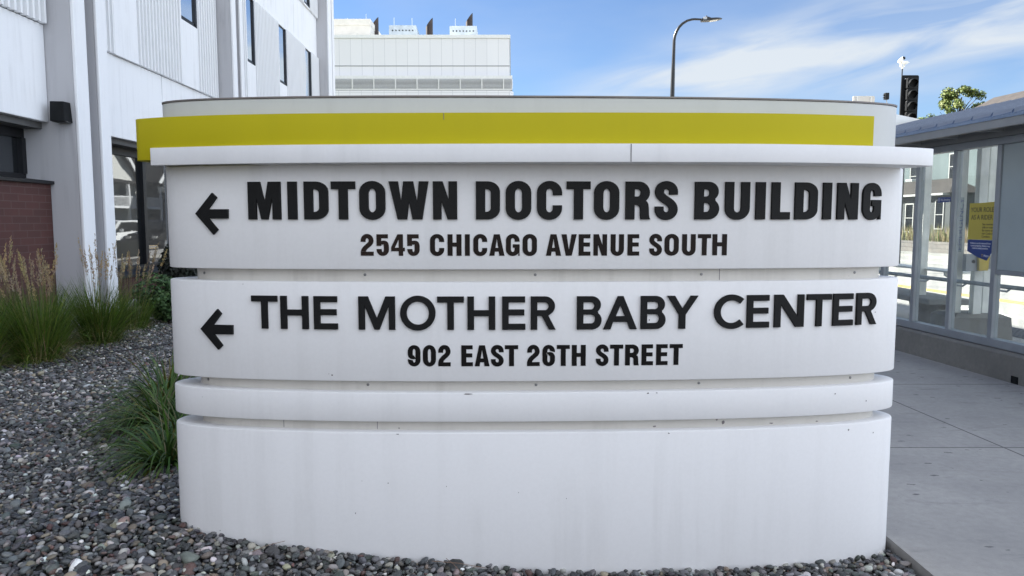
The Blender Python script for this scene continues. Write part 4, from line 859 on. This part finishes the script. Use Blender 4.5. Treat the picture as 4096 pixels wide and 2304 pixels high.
def leaf_cloud(b, centre, rad, n, size, cols, shell=.55, seed=1, flat=1.0, zmin=None):
    rr = random.Random(seed); cs = b.c if b.c is not None else []
    lumps = [(Vector((rr.gauss(0,1),rr.gauss(0,1),rr.gauss(0,1))).normalized(), rr.uniform(-.28,.25)) for _ in range(14)]
    for _ in range(n):
        d = Vector((rr.gauss(0,1),rr.gauss(0,1),rr.gauss(0,1))).normalized()
        k = 1+sum(a*max(0, d.dot(l))**6 for l, a in lumps); r = (shell+(1-shell)*rr.random()**.6)*k
        p = Vector(centre)+Vector((d.x*rad[0],d.y*rad[1],d.z*rad[2]))*r
        if zmin is not None and p.z < zmin: continue
        nn = (d+Vector((rr.gauss(0,.6),rr.gauss(0,.6),rr.gauss(.3,.6)))).normalized(); u = nn.orthogonal().normalized(); w = nn.cross(u); a = rr.uniform(0,6.28)
        u, w = u*math.cos(a)+w*math.sin(a), w*math.cos(a)-u*math.sin(a); s = size*rr.uniform(.6,1.3)
        b.add([p-u*s, p-w*s*.5*flat, p+u*s+nn*s*.15, p+w*s*.5*flat], [(0,1,2,3)]); c = colour(rr.choice(cols)); cs += [c]*4
    b.c = cs
GREEN = [(.055,.105,.022),(.08,.13,.03),(.04,.08,.02),(.10,.14,.035)]
# plants on the terrace: dry stems seen through the glass
b = MB(); b.c = []
for i in range(2600):
    y = random.uniform(33, 52); x = random.uniform(23.7, 25.0); h = random.uniform(.45,1.15); p = Vector(SF(x,y,.4)); l = Vector((random.gauss(0,.12),random.gauss(0,.12),h))
    s = Vector((random.gauss(0,.012),.014,0)); b.add([p-s,p+s,p+l*.6+s*.7,p+l,p+l*.6-s*.7],[(0,1,2,3,4)]); b.c += [colour(random.choice([(.22,.17,.09),(.16,.15,.06),(.10,.13,.04),(.24,.19,.12)]))]*5
fp = part('terrace_plants', b, M['leaf'], None, kind='stuff'); fp['label'] = 'dry tan stems and weeds above the retaining wall'; fp['category'] = 'ground cover'

def tree(name, label, base, top, crown, rad, n, size, cols, seed):
    rr = random.Random(seed); t = thing(name, label, 'tree', base, 'trees beyond the houses')
    b = MB(); B = Vector(base); C = Vector(crown)
    b.tube([B-Vector((0,0,.3)), B.lerp(C,.45)+Vector((.1,0,0)), C+Vector((0,0,-.2)), C+Vector((.1,0,rad[2]*.6))], [.24,.17,.10,.03], 9)
    for k in range(22):
        a = rr.uniform(0,6.28); s = B.lerp(C, rr.uniform(.62,1.0)); e = C+Vector((math.cos(a)*rad[0]*rr.uniform(.5,.95), math.sin(a)*rad[1]*rr.uniform(.4,.9), rad[2]*rr.uniform(-.5,.95)))
        b.tube([s, s.lerp(e,.5)+Vector((0,0,.12)), e], [.06,.035,.01], 5)
    part('trunk', b, M['bark'], t, True)
    b = MB(); b.c = []
    for k in range(34):
        a = rr.uniform(0,6.28); z = rr.uniform(-.75,.95); q = math.sqrt(max(.05,1-z*z))*rr.uniform(.35,1)
        leaf_cloud(b, C+Vector((math.cos(a)*rad[0]*q, math.sin(a)*rad[1]*q, rad[2]*z)), (rad[0]*.24,rad[0]*.24,rad[2]*.2), n//34, size, cols, .1, rr.randint(0,9999))
    part('crown', b, M['leaf'], t); return t
TG = [(.11,.145,.03),(.08,.115,.025),(.15,.18,.05),(.055,.085,.02)]
tree('leafy_tree', 'airy yellow green tree top behind the brown hipped roof', (36.0,60.5,0), 12, (36.0,60.5,10.45), (1.95,1.8,1.75), 7600, .105, TG, 3)
tree('leafy_tree', 'barely visible tree tip just right of the traffic signal', (34.0,62,0), 9.9, (34.2,62,9.0), (1.6,1.5,1.25), 3600, .085, TG, 8)

# ------------------------------------------------------------------ white car mirrored in the window
def make_car(label, xc, cy0, paint, flip, group):
    cx0 = SX(xc, cy0); car = thing('parked_car', label, 'car', (cx0, cy0, -.12), group); g = -1 if flip else 1
    CF = lambda x, y, z: (cx0 + x - .09*y*g, cy0 + y*g, -.12 + z)
    prof = [(-2.3,.35),(-2.33,.8),(-2.2,1.02),(-2.1,1.06),(-1.85,1.68),(-1.6,1.76),(.25,1.76),(.5,1.70),(1.15,1.12),(2.05,.98),(2.3,.8),(2.33,.35)]
    b = MB(); W2 = .9; n = len(prof); ins = [W2 if z < 1.1 else W2-.17 for _, z in prof]
    b.add([CF(-w,y,z) for (y,z),w in zip(prof,ins)]+[CF(w,y,z) for (y,z),w in zip(prof,ins)], [tuple(range(n)),tuple(range(2*n-1,n-1,-1))]+[(i,(i+1)%n,n+(i+1)%n,n+i) for i in range(n)]); part('body', b, paint, car, bevel=.04)
    for pl_ in ([(-1.72,1.16),(-1.62,1.64),(-.72,1.66),(-.72,1.16)],[(-.62,1.16),(-.62,1.66),(.28,1.66),(.86,1.16)]):
        for sd_ in (-1,1):
            b = MB(); w0 = lambda z: sd_*((W2-.17*(z-1.1)/.6)+.012)
            b.add([CF(w0(z),y,z) for y,z in pl_]+[CF(w0(z)-sd_*.03,y,z) for y,z in pl_],[(0,1,2,3),(7,6,5,4),(0,4,5,1),(1,5,6,2),(2,6,7,3),(3,7,4,0)]); part('side_window', b, M['car_glass'], car)
    b = MB(); b.hexa([CF(-.7,.62,1.66),CF(.7,.62,1.66),CF(.8,1.14,1.18),CF(-.8,1.14,1.18),CF(-.7,.64,1.69),CF(.7,.64,1.69),CF(.8,1.17,1.21),CF(-.8,1.17,1.21)]); part('windscreen', b, M['car_glass'], car)
    for y in (-1.4,1.45):
        for s_ in (-1,1):
            b = MB(); b.tube([CF(s_*.70,y,.36),CF(s_*.92,y,.36)], .36, 20); wl_ = part('wheel', b, M['rubber'], car, True); b = MB(); b.tube([CF(s_*.915,y,.36),CF(s_*.935,y,.36)], .22, 14); part('rim', b, M['galv'], wl_)
    for s_ in (-1,1):
        b = MB(); b.box(s_*.72-.12,s_*.72+.12,2.28,2.345,.72,.86,CF); part('headlight', b, M['lens'], car)
        b = MB(); b.box(s_*.80-.08,s_*.80+.08,-2.36,-2.26,.8,1.1,CF); part('tail_light', b, M['red'], car)
        b = MB(); b.box(s_*1.0-.09,s_*1.0+.09,.70,.80,1.1,1.26,CF); part('wing_mirror', b, paint, car, bevel=.02)
make_car('white four door estate car mirrored in the ground floor window', 10.9, 44.6, M['car_white'], True, 'cars mirrored in the window')
make_car('black estate car mirrored beside the white car in the window', 8.25, 45.2, M['car_black'], True, 'cars mirrored in the window')

pw = thing('planter_stand_in', 'long dark low box added as the dark mass mirrored below the white car', 'planter', (2.6, 29.5, 0))  # invented box, added to keep the mirrored street dark there
b = MB(); x0, x1, y0, y1 = 2.0, 4.2, 25.5, 34.0
for a in ((x0,x0+.12,y0,y1),(x1-.12,x1,y0,y1),(x0+.121,x1-.121,y0,y0+.12),(x0+.121,x1-.121,y1-.12,y1)): b.box(*a, -.02, .74)
part('wall', b, M['black_steel'], pw, bevel=.015)
b = MB(); b.box(x0+.121, x1-.121, y0+.121, y1-.121, -.02, .66); part('soil', b, M['soil'], pw)

# ------------------------------------------------------------------ planting in the bed
def blades(b, base, n, length, spread, width, cols, lean=(0,0), droop=.5, seg=6, rad=.12, rr=random):
    for _ in range(n):
        a = rr.uniform(0,6.28); q = rr.random()**.5*rad; p = Vector((base[0]+q*math.cos(a), base[1]+q*math.sin(a), base[2]-.02))
        out = Vector((math.cos(a)*spread*rr.uniform(.2,1.1)+lean[0]+rr.gauss(0,.12), math.sin(a)*spread*rr.uniform(.2,1.1)+lean[1]+rr.gauss(0,.12), 0)); L = length*rr.uniform(.55,1.12)
        d = (Vector((0,0,1))+out*.45).normalized(); side = Vector((-out.y,out.x,0)); side = side.normalized() if side.length > .01 else Vector((1,0,0))
        side = (side+Vector((rr.gauss(0,.5),rr.gauss(0,.5),0))).normalized(); k0 = len(b.v); w = width*rr.uniform(.7,1.2); pts = []
        dr = droop*rr.uniform(.4,1.4)
        for i in range(seg+1):
            t = i/seg; pts.append((p.copy(), w*(1-t**2.2)+.0006)); d = (d+out*.28*dr/seg*3+Vector((0,0,-1))*dr*1.15*t/seg*2.2).normalized(); p = p+d*L/seg
            if p.z < base[2]+.012: p.z = base[2]+.012
        c = colour(rr.choice(cols), .35)
        for i, (q_, w_) in enumerate(pts):
            b.v += [tuple(q_-side*w_/2), tuple(q_+side*w_/2)]; g = .55+.45*min(1,i/2.5); b.c += [(c[0],c[1],c[2],1)]*2
        for i in range(seg): b.f.append((k0+2*i,k0+2*i+1,k0+2*i+3,k0+2*i+2))
def plumes(bs, bp, base, n, h, spread, lean, rr):
    for _ in range(n):
        a = rr.uniform(0,6.28); q = rr.random()**.5*.13; p0 = Vector((base[0]+q*math.cos(a),base[1]+q*math.sin(a),base[2]))
        L = h*rr.uniform(.72,1.08); tilt = Vector((math.cos(a)*spread*rr.uniform(0,1)+lean[0]+rr.gauss(0,.05), math.sin(a)*spread*rr.uniform(0,1)+lean[1]+rr.gauss(0,.05), 1)).normalized()
        mid = p0+tilt*L*.6; bend = Vector((tilt.x*.5+rr.gauss(0,.05),tilt.y*.5+rr.gauss(0,.05),-.05)); top = mid+(tilt+bend*.35).normalized()*L*.4
        k = len(bs.v); bs.tube([p0,mid,top],[.0022,.0018,.001],3,False); c = colour((.20,.17,.075),.2); bs.c += [c]*(len(bs.v)-k)
        pl = L*rr.uniform(.17,.26); ax = (top-mid).normalized(); cc = colour(rr.choice([(.34,.26,.16),(.40,.31,.20),(.30,.22,.13),(.42,.34,.17)]),.15)
        for j in range(46):
            t = rr.random(); w = .017*math.sin(math.pi*min(1,t*.9+.12))+.003; c_ = top-ax*pl*(1-t); d = (ax*1.6+Vector((rr.gauss(0,1),rr.gauss(0,1),rr.gauss(0,1)))*.45).normalized()
            s = d.cross(Vector((rr.gauss(0,1),rr.gauss(0,1),rr.gauss(0,1)))).normalized()*.0042; c_ = c_+Vector((rr.gauss(0,1),rr.gauss(0,1),0))*w*.45
            bp.add([c_-s,c_+s,c_+d*.022+s*.3,c_+d*.022-s*.3],[(0,1,2,3)]); bp.c += [colour(cc[:3],.15)]*4
BL = [(.065,.115,.016),(.09,.15,.02),(.045,.085,.014),(.13,.17,.03),(.07,.125,.016)]
def reed(label, x, y, n, ln, nst, h, lean, seed):
    rr = random.Random(seed); z = float(hgt(x,y)); t = thing('feather_grass', label, 'ornamental grass', (x,y,z), 'tall feather grass clumps by the building')
    b = MB(); b.c = []; blades(b, (x,y,z), n, ln, .75, .008, BL, lean, .62, 7, .17, rr); blades(b, (x,y,z), n//3, ln*.8, 1.3, .007, BL+[(.14,.13,.04)], lean, .95, 7, .2, rr); blades(b, (x,y,z), n//3, ln*.75, 2.3, .006, BL+[(.20,.16,.07),(.24,.20,.10)], (lean[0]*2+.05,-.12), 1.7, 8, .22, rr); blades(b, (x,y,z), n//7, ln*.55, .9, .006, [(.20,.16,.07),(.26,.21,.11)], lean, .8, 6, .22, rr); part('blades', b, M['blade'], t)
    bs = MB(); bs.c = []; bp = MB(); bp.c = []; plumes(bs, bp, (x,y,z), nst, h, .20, lean, rr); part('stems', bs, M['blade'], t); part('seed_plumes', bp, M['plume'], t)
reed('feather grass clump leaning left with plumes against the brick', -5.15, 7.95, 680, 0.88, 28, 1.22, (-.05,.0), 11)
reed('feather grass clump with dense tan plumes at frame left', -5.95, 8.45, 560, 0.76, 36, 1.30, (-.04,.0), 12)
reed('feather grass clump in front of the near pier with thin plumes', -5.15, 9.15, 720, .86, 24, 1.26, (.03,0), 13)
reed('low arching feather grass clump touching the left frame edge', -5.45, 7.35, 800, .85, 6, .9, (-.1,-.05), 14)
reed('small feather grass clump between the pier and the window', -5.35, 10.35, 300, .62, 20, 1.18, (.10,0), 15)
reed('feather grass clump filling the gap before the grey pier', -5.60, 8.85, 420, .76, 14, 1.12, (.0,0), 16)
LB = [(.045,.095,.018),(.06,.12,.022),(.032,.07,.018),(.085,.14,.025),(.05,.10,.02),(.13,.13,.03)]
def lily(label, x, y, n, ln, lean, seed):
    rr = random.Random(seed); z = float(hgt(x,y)); t = thing('strap_leaf_plant', label, 'plant', (x,y,z), 'strap leaf plants beside the sign')
    b = MB(); b.c = []; blades(b, (x,y,z), int(n*.6), ln, 1.7, .0165, LB, lean, 1.6, 9, .09, rr); part('blades', b, M['blade'], t)
    bs = MB(); bs.c = []
    for _ in range(4):
        a = rr.uniform(-.25,.25); c = rr.uniform(-.25,.25); bs.tube([(x,y,z),(x+a*.5,y+c*.5,z+.25),(x+a,y+c,z+.40)],[.003,.0025,.0015],4,False)
    bs.c = [colour((.25,.21,.13))]*len(bs.v); part('dry_stems', bs, M['blade'], t)
lily('lowest strap leaf clump touching the left end of the sign base', -2.08, 4.35, 330, .50, (-.35,-.1), 21)
lily('middle strap leaf clump arching far out over the gravel', -2.60, 5.30, 420, .64, (-.55,-.05), 22)
lily('rear strap leaf clump half behind the lower name panel', -2.92, 6.15, 380, .60, (-.1,0), 23)
lily('small strap leaf clump tucked behind the sign end', -2.25, 4.95, 300, .60, (-.2,0), 24)
def shrub(name, label, c, rad, n, size, cols, seed, zmin):
    t = thing(name, label, 'shrub', (c[0],c[1],zmin)); b = MB(); b.c = []; leaf_cloud(b, c, rad, n, size, cols, .62, seed, 1.2, zmin); leaf_cloud(b, c, [r*.62 for r in rad], n//4, size*1.5, cols, .2, seed+5, 1.2, zmin); part('foliage', b, M['leaf'], t)
    b = MB(); rr = random.Random(seed)
    for k in range(9):
        a = rr.uniform(0,6.28); b.tube([(c[0],c[1],zmin-.03),(c[0]+math.cos(a)*rad[0]*.3,c[1]+math.sin(a)*rad[1]*.3,c[2]),(c[0]+math.cos(a)*rad[0]*.6,c[1]+math.sin(a)*rad[1]*.6,c[2]+rad[2]*.5)],[.014,.01,.004],5)
    part('branches', b, M['bark'], t, True)
shrub('round_shrub', 'rounded green shrub low beside the sign in front of the brick', (-5.15,11.0,.42), (.42,.40,.36), 2600, .035, [(.045,.095,.03),(.06,.12,.04),(.035,.075,.025),(.08,.14,.05)], 31, .12)
shrub('dark_shrub', 'very dark glossy shrub behind the left edge of the sign', (-5.42,12.3,.82), (.40,.45,.52), 2600, .04, [(.010,.014,.010),(.014,.02,.012),(.02,.022,.018)], 33, .12)
fl = thing('flood_light', 'small grey ground flood light in the gravel near the green shrub', 'flood light', (-6.0,11.75,.1))
b = MB(); b.tube([(-6.03,11.7,.1),(-6.03,11.7,.2)], .018, 6); part('stake', b, M['black_steel'], fl)
b = MB(); b.tube([(-6.18,11.68,.20),(-6.10,11.66,.23),(-5.98,11.60,.27),(-5.90,11.56,.29)], [.05,.085,.10,.095], 14); part('housing', b, M['galv'], fl, True)
b = MB(); b.tube([(-5.905,11.562,.289),(-5.895,11.557,.292)], .088, 14); part('lens', b, M['soffit'], fl)
b = MB(); pts = []
for i in range(16):
    t = i/15; x = -4.85+t*1.5-.25*math.sin(t*3); y = 7.55+t*2.2; pts.append((x,y,float(hgt(x,y))+.028))
b.tube(pts, .007, 6); tag(part('drip_hose', b, M['rubber'], None, True), 'thin black irrigation hose lying across the gravel', 'hose')
for (x0,y0,x1,y1) in ((-.36,3.20,-.12,3.17),(-.30,3.24,-.22,3.13),(-1.15,3.15,-1.05,3.3)):
    z = float(hgt(x0,y0)); b = MB(); b.tube([(x0,y0,z+.05),((x0+x1)/2,(y0+y1)/2,z+.047),(x1,y1,z+.032)], .0012, 4); tag(part('dry_stalk', b, M['tan_post'], None), 'pale dry grass stalk lying on pebbles in front of the sign', 'stalk', 'dry stalks on the pebbles')

# ------------------------------------------------------------------ river pebbles: one mesh, each stone with its own shape and colour
def pebbles():
    def ico(sub):
        bm = bmesh.new(); bmesh.ops.create_icosphere(bm, subdivisions=sub, radius=1); bm.verts.ensure_lookup_table()
        v = np.array([q.co[:] for q in bm.verts]); f = np.array([[x.index for x in fc.verts] for fc in bm.faces]); bm.free(); return v, f
    PAL = np.array([(.056,.058,.060),(.070,.070,.070),(.043,.045,.047),(.085,.088,.090),(.070,.060,.052),(.13,.13,.13),(.19,.185,.18),(.22,.185,.135),(.34,.32,.285),(.52,.51,.49),(.095,.052,.045),(.15,.11,.09),(.055,.065,.055),(.24,.21,.20)])
    PW = np.array([.13,.13,.10,.13,.05,.11,.11,.05,.06,.04,.025,.025,.04,.04]); PW = PW/PW.sum()
    def scatter(x0, x1, y0, y1, pitch):
        gx = np.arange(x0, x1, pitch); gy = np.arange(y0, y1, pitch*.86); X, Y = np.meshgrid(gx, gy); X = X + (np.arange(len(gy))[:,None] % 2)*pitch*.5
        X = X.ravel()+rng.normal(0,pitch*.28,X.size); Y = Y.ravel()+rng.normal(0,pitch*.28,Y.size); return X, Y
    VV, FF_, CC = [], [], []; base = 0
    def add(X, Y, size, sub, layer):
        nonlocal base
        e = EQ; u = np.abs((X-e['cx'])/(e['a']-.02)); vv = np.abs((Y-e['cy']-e['k']*(X-e['cx']))/(e['b']-.02)); keep = (u**e['n']+vv**e['n'] > 1) & (X < 1.885) & (X > -.02*Y-6.34)
        X, Y = X[keep], Y[keep]; n = len(X)
        if not n: return
        v, f = ico(sub); nv = len(v)
        D = rng.normal(size=(n,9,3)); D /= np.linalg.norm(D,axis=2,keepdims=True); lim = rng.uniform(.46,1.0,(n,9)); lim[:,5:] = np.where(rng.random((n,4))<.5, 2, lim[:,5:])
        dots = np.einsum('vc,nkc->nvk', v, D); r = np.where(dots > lim[:,None,:], lim[:,None,:]/np.maximum(dots,1e-3), 1).min(axis=2)
        r = .86*r+.14*(1+.10*np.einsum('nvk,nk->nv', dots[:,:,:3]**2, rng.normal(size=(n,3))))
        S = size*np.exp(rng.normal(-.17,.32,(n,1)))*np.stack([np.ones(n), rng.uniform(.60,.95,n), rng.uniform(.34,.66,n)],1)
        P = v[None]*r[:,:,None]*S[:,None,:]
        tx = rng.normal(0,.34,n); a = rng.uniform(0,6.283,n); ty = rng.normal(0,.34,n)
        def rot(P, ang, i, j):
            c, s = np.cos(ang)[:,None], np.sin(ang)[:,None]; p, q = P[:,:,i].copy(), P[:,:,j].copy(); P[:,:,i] = c*p-s*q; P[:,:,j] = s*p+c*q
        rot(P,tx,1,2); rot(P,ty,0,2); rot(P,a,0,1)
        Z = hgt(X,Y)+layer+rng.uniform(-.006,.008,n)
        P += np.stack([X,Y,Z],1)[:,None,:]
        c = PAL[rng.choice(len(PAL),n,p=PW)]*1.15*np.exp(rng.normal(0,.30,(n,1)))*np.exp(rng.normal(0,.04,(n,3)))
        VV.append(P.reshape(-1,3)); FF_.append((f[None]+(np.arange(n)*nv)[:,None,None]+base).reshape(-1,3)); CC.append(np.repeat(c,nv,0)); base += n*nv
    for (x0,x1,y0,y1,pt,sz,sub) in ((-4.2,1.9,2.3,5.0,.0310,.0215,2),(-6.6,-1.2,5.0,7.5,.0325,.0225,2),(-6.6,-1.2,7.5,12.8,.037,.0235,1),(-6.5,-4.2,2.3,5.0,.042,.026,1),(-1.2,1.9,5.0,7.0,.05,.03,1),(-1.2,1.9,7.0,12.8,.055,.034,1),(-6.8,1.9,12.8,30,.085,.055,1),(-6.5,1.9,.8,2.3,.05,.03,1)):
        if sub == 2 and y0 < 4: add(*scatter(x0,x1,y0,y1,pt), sz, 2, -.008); add(*scatter(x0,x1,y0,y1,pt*1.35), sz*.98, 2, .006)
        else: add(*scatter(x0,x1,y0,y1,pt), sz, sub, -.008); add(*scatter(x0,x1,y0,y1,pt*1.6), sz*.95, sub, .006)
    V = np.concatenate(VV).astype(np.float32); F = np.concatenate(FF_).astype(np.int32); C = np.concatenate(CC); C = np.concatenate([C,np.ones((len(C),1))],1).astype(np.float32)
    me = bpy.data.meshes.new('river_pebbles'); me.vertices.add(len(V)); me.vertices.foreach_set('co', V.ravel()); me.loops.add(F.size); me.loops.foreach_set('vertex_index', F.ravel())
    me.polygons.add(len(F)); me.polygons.foreach_set('loop_start', np.arange(0,F.size,3,dtype=np.int32)); me.polygons.foreach_set('use_smooth', np.ones(len(F),dtype=bool)); me.update(calc_edges=True)
    ca = me.color_attributes.new('Col','FLOAT_COLOR','POINT'); ca.data.foreach_set('color', C.ravel())
    o = mesh_obj('river_pebbles', me, M['pebble'], None, 'mixed grey, tan and dark river pebbles filling the planting bed', 'stuff'); o['category'] = 'gravel'
    print('pebble tris', len(F))
pebbles()
